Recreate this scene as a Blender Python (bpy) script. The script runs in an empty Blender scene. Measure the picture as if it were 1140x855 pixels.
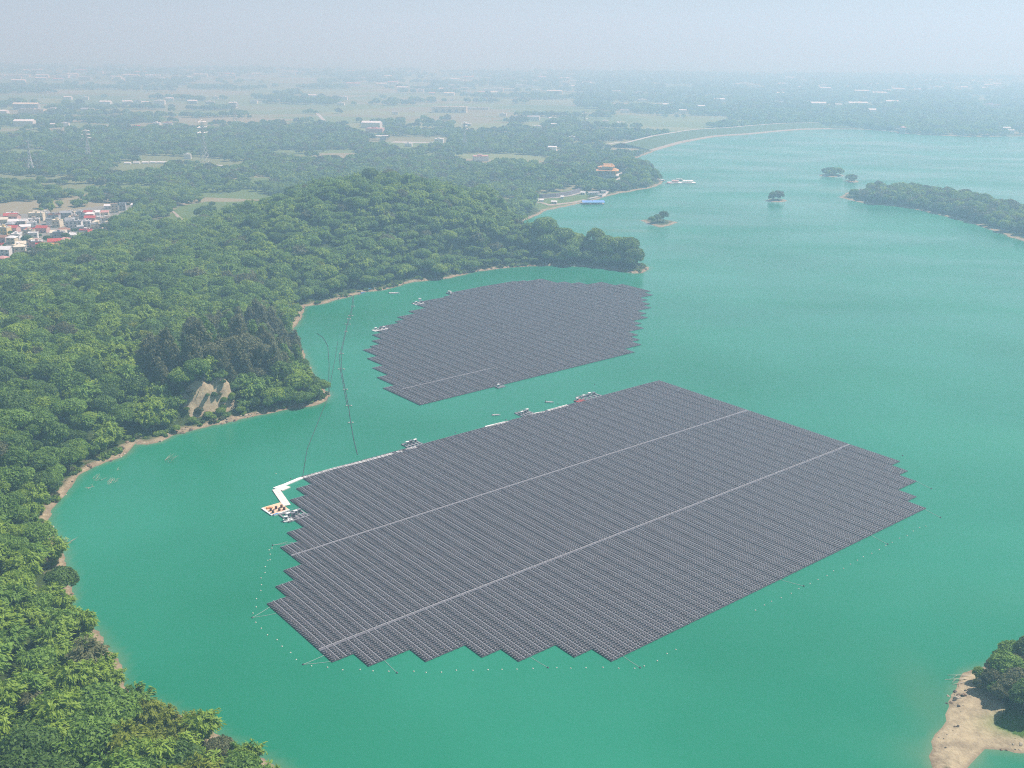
import bpy, math, random
import numpy as np
R = math.radians
rng = np.random.default_rng(7)
random.seed(7)
scene = bpy.context.scene
col = scene.collection

# ------------------------------------------------------------------ camera (solved from the grid of the solar arrays)
F_PX, PITCH, ROLL, H = 1150.0, 0.3180954, 0.01117368, 200.0
cP, sP, cR, sR = math.cos(PITCH), math.sin(PITCH), math.cos(ROLL), math.sin(ROLL)
RIGHT = np.array([cR, sR * sP, sR * cP]); UP = np.array([-sR, cR * sP, cR * cP]); FWD = np.array([0, cP, -sP])
def at(x, y, z=0.0):
    """ground position at height z seen at photo pixel (x, y)"""
    d = RIGHT * ((x - 570) / F_PX) + UP * (-(y - 427.5) / F_PX) + FWD
    t = (z - H) / d[2]
    return np.array([d[0] * t, d[1] * t])
def to_px(P):
    P = np.atleast_2d(np.asarray(P, float)); Q = P - np.array([0, 0, H])
    w = Q @ FWD
    w = np.where(w < 1, np.nan, w)
    return 570 + F_PX * (Q @ RIGHT) / w, 427.5 - F_PX * (Q @ UP) / w, w
cam_d = bpy.data.cameras.new('camera'); cam = bpy.data.objects.new('camera', cam_d); col.objects.link(cam)
from mathutils import Matrix, Vector
M = Matrix((RIGHT.tolist(), UP.tolist(), (-FWD).tolist())).transposed().to_4x4()
M.translation = (0, 0, H); cam.matrix_world = M
cam_d.sensor_width = 36; cam_d.lens = 36 * F_PX / 1140; cam_d.clip_start = 1; cam_d.clip_end = 60000
scene.camera = cam

# ------------------------------------------------------------------ render settings, world, sun
scene.render.engine = 'CYCLES'
cy = scene.cycles
cy.use_denoising = False; cy.filter_width = 1.1; cy.use_adaptive_sampling = False; cy.sampling_pattern = 'BLUE_NOISE'; cy.max_bounces = 6; cy.diffuse_bounces = 2; cy.glossy_bounces = 2; cy.transmission_bounces = 2
cy.volume_bounces = 1; cy.transparent_max_bounces = 4; cy.sample_clamp_indirect = 4; cy.caustics_reflective = False; cy.caustics_refractive = False
scene.view_settings.view_transform = 'Standard'; scene.view_settings.look = 'None'
scene.view_settings.exposure = 0.62; scene.view_settings.gamma = 1; scene.view_settings.use_curve_mapping = False
SUN_EL, SUN_AZ = 56, 62           # degrees; azimuth clockwise from the view direction
w = bpy.data.worlds.new('World'); scene.world = w; w.use_nodes = True
nt = w.node_tree; nt.nodes.clear()
sky = nt.nodes.new('ShaderNodeTexSky'); sky.sky_type = 'NISHITA'; sky.sun_disc = False
sky.sun_elevation = R(SUN_EL); sky.sun_rotation = R(SUN_AZ); sky.altitude = 100; sky.air_density = 1.0; sky.dust_density = 0.5; sky.ozone_density = 3.0
bg = nt.nodes.new('ShaderNodeBackground'); bg.inputs[1].default_value = 0.052
wo = nt.nodes.new('ShaderNodeOutputWorld'); tn = nt.nodes.new('ShaderNodeMix'); tn.data_type = 'RGBA'; tn.blend_type = 'MULTIPLY'; tn.inputs[0].default_value = 1; tn.inputs[7].default_value = (1.0, .91, .84, 1)
nt.links.new(sky.outputs[0], tn.inputs[6]); nt.links.new(tn.outputs[2], bg.inputs[0]); nt.links.new(bg.outputs[0], wo.inputs[0])
sd = bpy.data.lights.new('sun', 'SUN'); sd.energy = 4.7; sd.angle = R(0.6); sd.color = (1.0, 0.965, 0.91)
sun = bpy.data.objects.new('sun', sd); col.objects.link(sun)
sdir = Vector((math.sin(R(SUN_AZ)) * math.cos(R(SUN_EL)), math.cos(R(SUN_AZ)) * math.cos(R(SUN_EL)), math.sin(R(SUN_EL))))
sun.rotation_euler = sdir.to_track_quat('Z', 'Y').to_euler(); sun.location = (200, 100, 500)

# ------------------------------------------------------------------ helpers
class NT:
    def __init__(s, name):
        s.m = bpy.data.materials.new(name); s.m.use_nodes = True; s.t = s.m.node_tree; s.n = s.t.nodes; s.l = s.t.links
        s.b = s.n['Principled BSDF']; s.out = s.n['Material Output']
    def new(s, t, **k):
        o = s.n.new('ShaderNode' + t)
        for a, v in k.items(): setattr(o, a, v)
        return o
    def link(s, a, b): s.l.new(a, b)
    def noise(s, scale, detail=3, rough=.55, coord=None):
        o = s.new('TexNoise'); o.inputs['Scale'].default_value = scale; o.inputs['Detail'].default_value = detail; o.inputs['Roughness'].default_value = rough
        if coord is None:
            g = s.new('NewGeometry'); coord = g.outputs['Position']
        s.link(coord, o.inputs['Vector']); return o.outputs['Fac']
    def ramp(s, fac, stops):
        o = s.new('ValToRGB'); e = o.color_ramp.elements
        while len(e) < len(stops): e.new(0.5)
        for k, (p, c) in enumerate(stops): e[k].position = p; e[k].color = (*c, 1) if len(c) == 3 else c
        s.link(fac, o.inputs[0]); return o.outputs[0]
    def mix(s, fac, a, b):
        o = s.new('Mix', data_type='RGBA')
        for i, v in ((0, fac), (6, a), (7, b)):
            if isinstance(v, (int, float)): o.inputs[i].default_value = v
            elif isinstance(v, tuple): o.inputs[i].default_value = (*v, 1)
            else: s.link(v, o.inputs[i])
        return o.outputs[2]
    def math(s, op, a, b=None, c=None):
        o = s.new('Math', operation=op)
        for i, v in enumerate((a, b, c)):
            if v is None: continue
            if isinstance(v, (int, float)): o.inputs[i].default_value = v
            else: s.link(v, o.inputs[i])
        return o.outputs[0]
    def attr(s, name, out='Fac'):
        o = s.new('Attribute', attribute_name=name); return o.outputs[out]
    def bump(s, h, strength=.4, dist=1.0):
        o = s.new('Bump'); o.inputs['Strength'].default_value = strength; o.inputs['Distance'].default_value = dist
        s.link(h, o.inputs['Height']); s.link(o.outputs[0], s.b.inputs['Normal'])
def simple(name, c, rough=.7, var=.15, scale=1.5, metal=0, spec=.4):
    """plain painted / plastic / stone surface with a little wear"""
    q = NT(name); f = q.noise(scale, 4)
    a = tuple(min(1, v * (1 + var)) for v in c); b = tuple(v * (1 - var) for v in c)
    q.link(q.mix(f, b, a), q.b.inputs['Base Color']); q.b.inputs['Roughness'].default_value = rough
    q.b.inputs['Metallic'].default_value = metal; q.b.inputs['Specular IOR Level'].default_value = spec
    return q.m

class MB:
    """collects shapes and links them as ONE mesh object"""
    def __init__(s): s.v = []; s.f = []; s.mi = []; s.n = 0
    def add(s, v, f, mi=0):
        s.v.append(np.asarray(v, float)); s.f += [tuple(i + s.n for i in q) for q in f]; s.mi += [mi] * len(f); s.n += len(v)
    def box(s, x0, x1, y0, y1, z0, z1, mi=0, rot=0, c=(0, 0)):
        v = np.array([[x0, y0, z0], [x1, y0, z0], [x1, y1, z0], [x0, y1, z0], [x0, y0, z1], [x1, y0, z1], [x1, y1, z1], [x0, y1, z1]], float)
        if rot:
            k, t = math.cos(rot), math.sin(rot); X, Y = v[:, 0] - c[0], v[:, 1] - c[1]
            v[:, 0] = c[0] + X * k - Y * t; v[:, 1] = c[1] + X * t + Y * k
        s.add(v, [(0, 3, 2, 1), (4, 5, 6, 7), (0, 1, 5, 4), (1, 2, 6, 5), (2, 3, 7, 6), (3, 0, 4, 7)], mi)
    def prism(s, pts, z0, z1, mi=0):
        n = len(pts); v = [(p[0], p[1], z0) for p in pts] + [(p[0], p[1], z1) for p in pts]
        s.add(v, [tuple(range(n - 1, -1, -1)), tuple(range(n, 2 * n))] + [(i, (i + 1) % n, n + (i + 1) % n, n + i) for i in range(n)], mi)
    def tube(s, pts, r, n=6, mi=0, r1=None):
        pts = np.asarray(pts, float); K = len(pts); v = []; f = []
        for i in range(K):
            t = pts[min(i + 1, K - 1)] - pts[max(i - 1, 0)]; t /= np.linalg.norm(t) + 1e-9
            a = np.cross(t, [0, 0, 1.0] if abs(t[2]) < .9 else [1.0, 0, 0]); a /= np.linalg.norm(a); b = np.cross(t, a)
            rr = r if r1 is None else r + (r1 - r) * i / (K - 1)
            for k in range(n): v.append(pts[i] + rr * (a * math.cos(2 * math.pi * k / n) + b * math.sin(2 * math.pi * k / n)))
        for i in range(K - 1):
            for k in range(n): f.append((i * n + k, i * n + (k + 1) % n, (i + 1) * n + (k + 1) % n, (i + 1) * n + k))
        f.append(tuple(range(n - 1, -1, -1))); f.append(tuple(range((K - 1) * n, K * n)))
        s.add(v, f, mi)
    def lathe(s, prof, n=12, c=(0, 0, 0), mi=0):
        v = []; f = []
        for r, z in prof:
            for k in range(n): v.append((c[0] + r * math.cos(2 * math.pi * k / n), c[1] + r * math.sin(2 * math.pi * k / n), c[2] + z))
        for i in range(len(prof) - 1):
            for k in range(n): f.append((i * n + k, i * n + (k + 1) % n, (i + 1) * n + (k + 1) % n, (i + 1) * n + k))
        f.append(tuple(range(n - 1, -1, -1))); f.append(tuple(range((len(prof) - 1) * n, len(prof) * n)))
        s.add(v, f, mi)
    def mesh(s, name, mats):
        me = bpy.data.meshes.new(name); me.from_pydata(np.concatenate(s.v).tolist(), [], s.f)
        for m in (mats if isinstance(mats, (list, tuple)) else [mats]): me.materials.append(m)
        if any(s.mi): me.polygons.foreach_set('material_index', s.mi)
        me.update(); return me
    def build(s, name, mats, parent=None, loc=None, rz=0):
        return link(name, s.mesh(name, mats), parent, loc, rz)
def link(name, me, parent=None, loc=None, rz=0):
    o = bpy.data.objects.new(name, me); col.objects.link(o)
    if parent: o.parent = parent
    if loc is not None: o.location = loc
    if rz: o.rotation_euler = (0, 0, rz)
    return o
def empty(name, loc=(0, 0, 0), rz=0):
    o = bpy.data.objects.new(name, None); col.objects.link(o); o.location = loc; o.rotation_euler = (0, 0, rz); o.empty_display_size = 1
    return o
def tag(o, label=None, cat=None, group=None, kind=None):
    for k, v in (('label', label), ('category', cat), ('group', group), ('kind', kind)):
        if v: o[k] = v
    return o
def copy_tree(o, parent=None):
    c = o.copy(); col.objects.link(c)
    if parent: c.parent = parent
    for ch in KIDS.get(o.name, []): copy_tree(ch, c)
    return c
KIDS = {}
def register(root):
    for ob in list(col.objects):
        if ob.parent: KIDS.setdefault(ob.parent.name, [])
        if ob.parent and ob not in KIDS[ob.parent.name]: KIDS[ob.parent.name].append(ob)
def npmesh(name, V, Fq, mats, attrs=None):
    """mesh from an (n,3) array and an (m,4) array of quads"""
    me = bpy.data.meshes.new(name); me.vertices.add(len(V)); me.vertices.foreach_set('co', np.asarray(V, np.float32).ravel())
    m = len(Fq); me.loops.add(m * 4); me.loops.foreach_set('vertex_index', np.asarray(Fq, np.int32).ravel())
    me.polygons.add(m); me.polygons.foreach_set('loop_start', np.arange(0, 4 * m, 4, dtype=np.int32))
    try: me.polygons.foreach_set('loop_total', np.full(m, 4, np.int32))
    except Exception: pass
    for mt in (mats if isinstance(mats, (list, tuple)) else [mats]): me.materials.append(mt)
    for k, (dom, arr) in (attrs or {}).items():
        a = me.attributes.new(k, 'FLOAT', dom); a.data.foreach_set('value', np.asarray(arr, np.float32))
    me.update(calc_edges=True); return me
_O = ['', 'first', 'second', 'third', 'fourth', 'fifth', 'sixth', 'seventh', 'eighth', 'ninth', 'tenth', 'eleventh', 'twelfth', 'thirteenth', 'fourteenth',
      'fifteenth', 'sixteenth', 'seventeenth', 'eighteenth', 'nineteenth', 'twentieth']
_T = {20: 'twenty', 30: 'thirty', 40: 'forty', 50: 'fifty', 60: 'sixty', 70: 'seventy'}
_TO = {30: 'thirtieth', 40: 'fortieth', 50: 'fiftieth', 60: 'sixtieth', 70: 'seventieth'}
def ordinal(n):
    if n <= 20: return _O[n]
    t, u = n // 10 * 10, n % 10
    return _TO[t] if u == 0 else _T[t] + '-' + _O[u]
def name_apart(items):
    """items: (object, description, photo x, photo y). Gives every object a label of its own:
    where several share one description, their order across the photo tells them apart."""
    d = {}
    for it in items: d.setdefault(it[1], []).append(it)
    for desc, L in d.items():
        L.sort(key=lambda t: t[2])
        for k, it in enumerate(L):
            n = len(L)
            if n == 1: s = desc
            elif k == 0: s = desc + ', leftmost of these'
            elif k == n - 1: s = desc + ', rightmost of these'
            else: s = desc + ', ' + ordinal(k + 1) + ' from the left'
            it[0]['label'] = s

# ------------------------------------------------------------------ value noise for shaping the land
_perm = rng.random((256, 256))
def vnoise(x, y):
    xi = np.floor(x).astype(int); yi = np.floor(y).astype(int); fx = x - xi; fy = y - yi
    fx = fx * fx * (3 - 2 * fx); fy = fy * fy * (3 - 2 * fy)
    g = lambda a, b: _perm[a & 255, b & 255]
    return (g(xi, yi) * (1 - fx) + g(xi + 1, yi) * fx) * (1 - fy) + (g(xi, yi + 1) * (1 - fx) + g(xi + 1, yi + 1) * fx) * fy
def fbm(x, y, o=4):
    s = 0; a = .5
    for k in range(o): s = s + a * vnoise(x * 2 ** k + 17.3 * k, y * 2 ** k + 5.1 * k); a *= .5
    return s / (1 - .5 ** o)
sstep = lambda t: np.clip(t, 0, 1) ** 2 * (3 - 2 * np.clip(t, 0, 1))

# ------------------------------------------------------------------ shorelines
SHORE = [(380, 905), (345, 882), (306, 862), (270, 842), (234, 816), (190, 796), (146, 772), (133, 760), (127, 743), (117, 726), (104, 710), (88, 693), (79, 680), (79, 662), (75, 642), (68, 626), (62, 610), (57, 595), (52, 580),
         (52, 569), (62, 556), (76, 545), (84, 531), (97, 523), (112, 515), (128, 510), (143, 503), (152, 493), (162, 495), (178, 492), (192, 485), (215, 478), (242, 472), (268, 466), (300, 460),
         (322, 456), (345, 452), (360, 447), (365, 441), (360, 434), (350, 424), (342, 410), (336, 395), (328, 383), (323, 371), (327, 362), (334, 355), (337, 347), (339, 341), (358, 338.5), (375, 333.5), (393, 328.5),
         (406, 325), (427, 322.6), (448, 317), (464, 313), (482, 311), (498, 309.5), (522, 304), (556, 298.5), (591, 296), (623, 295), (645, 296.5), (665, 298), (686, 300.5), (706, 304.5), (716, 304), (722, 299), (716, 294),
         (702, 292), (680, 288), (650, 284), (620, 281), (597, 274), (584, 263), (577, 252), (582, 246.5), (595, 240.5), (610, 233.5), (630, 229.5), (650, 225.5), (670, 220), (690, 215), (710, 211.5), (727, 208.5), (736, 205),
         (738, 202.5), (734, 199), (728, 193), (720, 186), (708, 181.5), (699, 179.5), (728, 168), (760, 158.7), (797, 152), (839, 149.3), (858, 147.2), (892.6, 144.3), (927, 143.8), (958, 143.9), (987, 145.5), (1008, 149),
         (1035, 150.5), (1077, 152), (1103, 152), (1140, 151.5), (1200, 153)]
main = [np.array(p) for p in ((-20, -300), (-20, 60), (-40, 190))] + [at(*p) for p in SHORE] + [np.array(p) for p in ((2600, 2300), (9000, 2000), (16000, 9000), (16000, 26000), (-16000, 26000), (-16000, -300))]
RIDGE = [(935, 219.5), (950, 223.5), (971, 227.3), (1003, 230), (1024, 233.8), (1050, 240), (1077, 247), (1103, 254.7), (1129, 265), (1160, 274), (1230, 290), (1260, 262), (1180, 246), (1120, 236), (1070, 226), (1030, 217), (985, 211.5), (957, 210.5), (945, 214)]
BR = [(1052, 812), (1045, 818), (1040, 824), (1038, 840), (1040, 862), (1056, 872), (1074, 855), (1086, 845), (1095, 836), (1117, 837), (1140, 834.5), (1180, 838), (1230, 830), (1250, 790), (1230, 745), (1180, 726), (1140, 728), (1105, 742), (1081, 752), (1070, 763), (1061, 772), (1058, 788)]
SMALL = {'a': [(853, 223), (862, 221), (872, 222), (877, 223.8), (868, 225), (858, 225)],
         'b': [(912, 195.2), (922, 193), (934, 194), (940, 195.8), (930, 197), (918, 196.8)],
         'c': [(940, 201.3), (948, 200), (958, 202), (950, 203.3)],
         'd': [(714, 245.5), (724, 244), (736, 244), (746, 246), (752, 247.5), (745, 251), (735, 252.8), (725, 250)]}
POLYS = [np.array(main)] + [np.array([at(*p) for p in q]) for q in [RIDGE, BR] + list(SMALL.values())]
def sdf(x, y):
    """signed distance to the waterline: positive on land"""
    shp = x.shape; X = x.ravel(); Y = y.ravel(); best = np.full(X.shape, 1e9); inside = np.zeros(X.shape, bool)
    for P in POLYS:
        Q = np.roll(P, -1, 0); ins = np.zeros(X.shape, bool)
        for (ax, ay), (bx, by) in zip(P, Q):
            dx, dy = bx - ax, by - ay
            t = np.clip(((X - ax) * dx + (Y - ay) * dy) / (dx * dx + dy * dy + 1e-9), 0, 1)
            best = np.minimum(best, (X - ax - t * dx) ** 2 + (Y - ay - t * dy) ** 2)
            if ay != by: ins ^= ((ay > Y) != (by > Y)) & (X < (bx - ax) * (Y - ay) / (by - ay) + ax)
        inside |= ins
    d = np.where(inside, np.sqrt(best), -np.sqrt(best)); near = np.exp(-(d / 16) ** 2)
    d = d + near * (6.0 * (fbm(X / 13, Y / 13, 3) - .5) + .5)
    return d.reshape(shp)
HILLS = [(-120, 1075, 50, 150, 130), (-190, 985, 20, 90, 120), (-300, 780, 9, 110, 140), (84, 958, 46, 50, 26), (-330, 560, 20, 130, 160), (-260, 330, 12, 90, 120),
         (at(285, 425)[0], at(285, 425)[1], 12, 45, 30), (at(1105, 232)[0], at(1105, 232)[1], 9, 120, 70), (at(1180, 780)[0], at(1180, 780)[1], 7, 20, 18),
         (10, 1180, 14, 90, 60), (at(620, 203)[0], at(620, 203)[1], 13, 110, 60), (at(700, 197)[0], at(700, 197)[1], 12, 60, 60)]
CLIFF = [at(224, 455, 4), at(249, 451, 4)]
DAM = [at(x, y) for x, y in SHORE[SHORE.index((728, 168)):SHORE.index((927, 143.8)) + 1]]
BANK_DIR = at(300, 460) - at(215, 478); BANK_DIR = BANK_DIR / np.linalg.norm(BANK_DIR)
def cliff_zone(x, y):
    m = 0
    for c, r in zip(CLIFF, (13, 9)):
        al = (x - c[0]) * BANK_DIR[0] + (y - c[1]) * BANK_DIR[1]; ac = (y - c[1]) * BANK_DIR[0] - (x - c[0]) * BANK_DIR[1]
        m = np.maximum(m, np.exp(-(al / r) ** 2) * np.exp(-(np.maximum(np.abs(ac - 8) - 22, 0) / 22) ** 2))
    return m
def hgt(x, y, D=None):
    if D is None: D = sdf(x, y)
    h = 3.2 + 1.6 * (fbm(x / 260, y / 260, 3) - .5)
    hill = 0
    for cx, cy_, a, sx, sy in HILLS: hill = hill + a * np.exp(-((x - cx) / sx) ** 2 - ((y - cy_) / sy) ** 2)
    h = h + hill * (1 + .5 * (fbm(x / 70, y / 70) - .5))
    land = .24 * np.minimum(D, 4.6) + np.maximum(h - 1.1, 0) * sstep((D - 6) / (26 + .35 * hill))
    cm = cliff_zone(x, y)
    land = land + cm * 16 * sstep((D - 11 - 5 * (fbm(x / 6, y / 6, 2) - .5)) / 8)
    land = land + .5 * (fbm(x / 9, y / 9, 3) - .5) * sstep(D / 6)
    return np.where(D > 0, np.maximum(land, .02 * np.minimum(D, 10)), np.maximum(.09 * D, -5))
def bare_mask(x, y):
    m = np.zeros(np.shape(x))
    for (c, r) in zip(CLIFF, (11, 8)): m = np.maximum(m, np.exp(-((x - c[0]) / r) ** 2 - ((y - c[1]) / (r * 1.3)) ** 2))
    return m
def poly_px_mask(x, y, poly, z=4.0):
    P = np.array([at(*p, z) for p in poly]); Q = np.roll(P, -1, 0); ins = np.zeros(np.shape(x), bool)
    for (ax, ay), (bx, by) in zip(P, Q):
        if ay != by: ins ^= ((ay > y) != (by > y)) & (x < (bx - ax) * (y - ay) / (by - ay) + ax)
    return ins
VILLAGE = [(-60, 238), (0, 238), (50, 237), (72, 234), (122, 228), (160, 227), (150, 236), (128, 250), (128, 268), (92, 272), (66, 286), (30, 290), (0, 306), (-60, 320)]
CLEARING = [(178, 246), (196, 224), (230, 219), (282, 219), (262, 232), (240, 240), (215, 250), (190, 252)]
LAWN = [(590, 220), (596, 210), (640, 206), (656, 209), (650, 222), (600, 226)]
BEACH = [(585, 250), (590, 236), (600, 222), (650, 216), (672, 214), (740, 200), (760, 210), (640, 240)]
OPEN_LAND = [[(-80, 236), (-80, 222), (30, 216), (130, 212), (170, 219), (172, 229), (120, 231), (40, 238)],
         [(110, 176), (150, 172), (215, 174), (280, 178), (270, 190), (200, 188), (120, 186)],
         [(300, 172), (390, 165), (400, 174), (330, 180)], [(195, 206), (290, 196), (330, 200), (250, 212)],
         [(-100, 147), (70, 139), (180, 137), (185, 145), (80, 152), (-100, 158)], [(180, 133), (340, 127), (520, 127), (620, 131), (600, 146), (480, 148), (340, 142), (180, 143)],
         [(-100, 128), (60, 122), (60, 130), (-100, 136)], [(410, 151), (500, 152), (500, 161), (410, 160)], [(300, 122), (560, 114), (640, 121), (560, 131), (320, 131)],
         [(614, 163), (690, 156), (720, 158), (640, 172), (612, 172)], [(40, 113), (240, 109), (330, 113), (230, 119), (40, 121)]]

# ------------------------------------------------------------------ ground and water sheets
def spread(lo, hi, a, b, fine, grow):
    """coordinates fine between a and b, growing outward"""
    v = list(np.arange(a, b + fine, fine)); s = fine
    while v[-1] < hi: s *= grow; v.append(v[-1] + s)
    s = fine; L = []
    x = a
    while x > lo: s *= grow; x -= s; L.append(x)
    return np.array(L[::-1] + v)
gx = spread(-11500, 11500, -330, 420, 3.2, 1.035); gy = spread(-250, 19000, 200, 1350, 3.4, 1.03)
GX, GY = np.meshgrid(gx, gy); GD = sdf(GX, GY); GZ = hgt(GX, GY, GD)
nx, ny = len(gx), len(gy)
idx = np.arange(nx * ny).reshape(ny, nx)
quads = np.stack([idx[:-1, :-1], idx[:-1, 1:], idx[1:, 1:], idx[1:, :-1]], -1)
farf = sstep((GY - 1150 - 60 * (vnoise(GX / 150, GY / 150) - .5)) / 120) * sstep((9 - GZ) / 4) * (GD > 30)
lawn = (poly_px_mask(GX, GY, CLEARING, 10) | poly_px_mask(GX, GY, LAWN, 10)).astype(float)
grassy = np.exp(-((GX - at(1136, 811)[0]) / 9) ** 2 - ((GY - at(1136, 811)[1]) / 4.5) ** 2) * sstep((GD - 2.5) / 3)
bare = sstep((cliff_zone(GX, GY) * (.72 + .6 * fbm(GX / 4, GY / 4, 3)) - .42) / .25) * sstep((GD - 10) / 2) * sstep((22 - GD) / 3) * .8
sandhead = np.exp(-((GX - at(1076, 806)[0]) / 15) ** 4 - ((GY - at(1076, 806)[1]) / 34) ** 4)
bare = np.maximum(np.maximum(bare, sandhead * 1.2) * (1 - np.clip(grassy * 1.3, 0, 1)), 0)

paved = poly_px_mask(GX, GY, VILLAGE, 4).astype(float)
q = NT('ground_soil')
geo = q.new('NewGeometry'); sep = q.new('SeparateXYZ'); q.link(geo.outputs['Position'], sep.inputs[0]); Z = sep.outputs[2]
n1 = q.noise(.12, 5, .6); n2 = q.noise(.9, 4, .6); n3 = q.noise(.02, 4)
under = q.ramp(n2, [(.3, (.022, .040, .012)), (.55, (.045, .075, .020)), (.75, (.085, .085, .035))])
mpz = q.new('Mapping'); q.link(geo.outputs['Position'], mpz.inputs[0]); mpz.inputs['Scale'].default_value = (1, 1, .18)
n4 = q.noise(.55, 5, .7, mpz.outputs[0])
sand = q.ramp(q.math('ADD', q.math('MULTIPLY', n2, .3), q.math('MULTIPLY', n4, .7)), [(.3, (.19, .145, .09)), (.5, (.33, .265, .17)), (.72, (.48, .41, .28))])
# fields of the plain: long plots of crops, stubble and bare earth
mp = q.new('Mapping'); q.link(geo.outputs['Position'], mp.inputs[0]); mp.inputs['Rotation'].default_value = (0, 0, R(18)); mp.inputs['Scale'].default_value = (.0030, .0048, .01)
vo = q.new('TexVoronoi'); vo.distance = 'CHEBYCHEV'; q.link(mp.outputs[0], vo.inputs['Vector']); vo.inputs['Scale'].default_value = 1.0; vo.inputs['Randomness'].default_value = .85
sp = q.new('SeparateColor'); q.link(vo.outputs['Color'], sp.inputs[0])
crops = q.ramp(sp.outputs[0], [(.0, (.10, .16, .05)), (.25, (.16, .21, .07)), (.45, (.22, .25, .10)), (.62, (.24, .21, .12)), (.8, (.13, .19, .06)), (.95, (.28, .24, .15))])
crops = q.mix(q.math('MULTIPLY', n1, .25), crops, (.08, .12, .04))
base = q.mix(q.attr('fields'), under, crops)
lawnc = q.ramp(n1, [(.3, (.07, .13, .03)), (.7, (.14, .19, .06))])
base = q.mix(q.attr('lawn'), base, lawnc)
yard = q.ramp(n2, [(.35, (.09, .11, .05)), (.5, (.24, .23, .21)), (.7, (.33, .32, .30))]); base = q.mix(q.attr('paved'), base, yard)
zs = q.math('ADD', Z, q.math('MULTIPLY', q.math('SUBTRACT', n1, .5), 1.6))
zf = q.new('MapRange'); q.link(zs, zf.inputs[0]); zf.inputs[1].default_value = .55; zf.inputs[2].default_value = 1.15; zf.inputs[3].default_value = 1; zf.inputs[4].default_value = 0
bm_ = q.new('MapRange'); q.link(q.math('ADD', q.attr('bare'), q.math('MULTIPLY', q.math('SUBTRACT', n2, .5), .7)), bm_.inputs[0]); bm_.inputs[1].default_value = .38; bm_.inputs[2].default_value = .55
base = q.mix(q.math('MAXIMUM', zf.outputs[0], bm_.outputs[0]), base, sand)
base = q.mix(q.math('MULTIPLY', bm_.outputs[0], .55), base, (.50, .42, .27))
stain = q.ramp(q.noise(.22, 4, .65), [(.42, (0, 0, 0)), (.66, (1, 1, 1))]); base = q.mix(q.math('MULTIPLY', stain, q.math('MULTIPLY', q.math('MAXIMUM', zf.outputs[0], bm_.outputs[0]), .7)), base, (.19, .15, .105))
base = q.mix(q.attr('grassy'), base, (.075, .16, .025))
wet = q.new('MapRange'); q.link(Z, wet.inputs[0]); wet.inputs[1].default_value = .05; wet.inputs[2].default_value = .30; wet.inputs[3].default_value = .45; wet.inputs[4].default_value = 0
base = q.mix(wet.outputs[0], base, (.16, .12, .08))
q.link(base, q.b.inputs['Base Color']); q.b.inputs['Roughness'].default_value = .95; q.b.inputs['Specular IOR Level'].default_value = .15
rel = q.math('MULTIPLY', q.math('ADD', n2, q.math('MULTIPLY', n4, 1.5)), q.math('SUBTRACT', 1.0, q.math('MAXIMUM', q.attr('fields'), q.attr('lawn'))))
q.bump(rel, .5, .5)
ground = link('ground', npmesh('ground', np.stack([GX, GY, GZ], -1).reshape(-1, 3), quads.reshape(-1, 4), q.m,
              {'paved': ('POINT', paved.ravel()), 'fields': ('POINT', farf.ravel()), 'lawn': ('POINT', lawn.ravel()), 'bare': ('POINT', bare.ravel()), 'grassy': ('POINT', np.clip(grassy * 1.4, 0, 1).ravel())}))
tag(ground, 'wooded lake shore with sandy banks and a flat hazy farming plain', kind='structure'); ground.data.shade_smooth()

wxi = (gx > -600) & (gx < 5200); wyi = gy < 3600
WX, WY, WD = GX[np.ix_(wyi, wxi)], GY[np.ix_(wyi, wxi)], GD[np.ix_(wyi, wxi)]
wn = WX.size; widx = np.arange(wn).reshape(WX.shape)
wq = np.stack([widx[:-1, :-1], widx[:-1, 1:], widx[1:, 1:], widx[1:, :-1]], -1).reshape(-1, 4)
wq = wq[(WD.ravel()[wq] < 3).any(1)]
shal = .7 * np.clip(1 + WD / 5, 0, 1) ** 1.5
for c, rx, ry in ((at(700, 257), 30, 9), (at(712, 245), 24, 6), (at(1050, 800), 9, 24), (at(1052, 845), 12, 10), (at(935, 212), 35, 20)):
    shal = np.maximum(shal, .42 * np.exp(-((WX - c[0]) / rx) ** 2 - ((WY - c[1]) / ry) ** 2))
q = NT('lake_water')
big = q.noise(.006, 3, .5); mid = q.noise(.03, 3)
tint = q.mix(q.ramp(big, [(.35, (0, 0, 0)), (.65, (1, 1, 1))]), (.008, .172, .092), (.020, .220, .132))
tint = q.mix(q.math('MULTIPLY', q.attr('shallow'), q.math('MULTIPLY', mid, 1.5)), tint, (.17, .22, .12))
q.link(tint, q.b.inputs['Base Color'])
mpw = q.new('Mapping'); gw = q.new('NewGeometry'); q.link(gw.outputs['Position'], mpw.inputs[0]); mpw.inputs['Rotation'].default_value = (0, 0, R(24)); mpw.inputs['Scale'].default_value = (1, 2.6, 1)
wind = q.ramp(q.noise(.0042, 5, .62, mpw.outputs[0]), [(.38, (0, 0, 0)), (.62, (1, 1, 1))])
rr = q.new('MapRange'); q.link(wind, rr.inputs[0]); rr.inputs[3].default_value = .14; rr.inputs[4].default_value = .34; q.link(rr.outputs[0], q.b.inputs['Roughness'])
q.b.inputs['IOR'].default_value = 1.33; q.b.inputs['Specular IOR Level'].default_value = .5
rip = q.math('ADD', q.noise(.75, 3, .6, mpw.outputs[0]), q.math('MULTIPLY', q.noise(.14, 3, .6, mpw.outputs[0]), 2.2))
rip = q.math('MULTIPLY', rip, q.math('ADD', q.math('MULTIPLY', wind, .8), .3)); q.bump(rip, .13, .5)
water = link('lake_water', npmesh('lake_water', np.stack([WX, WY, WX * 0], -1).reshape(-1, 3), wq, q.m, {'shallow': ('POINT', shal.ravel())}))
tag(water, 'calm turquoise green reservoir water', kind='structure')

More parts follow.
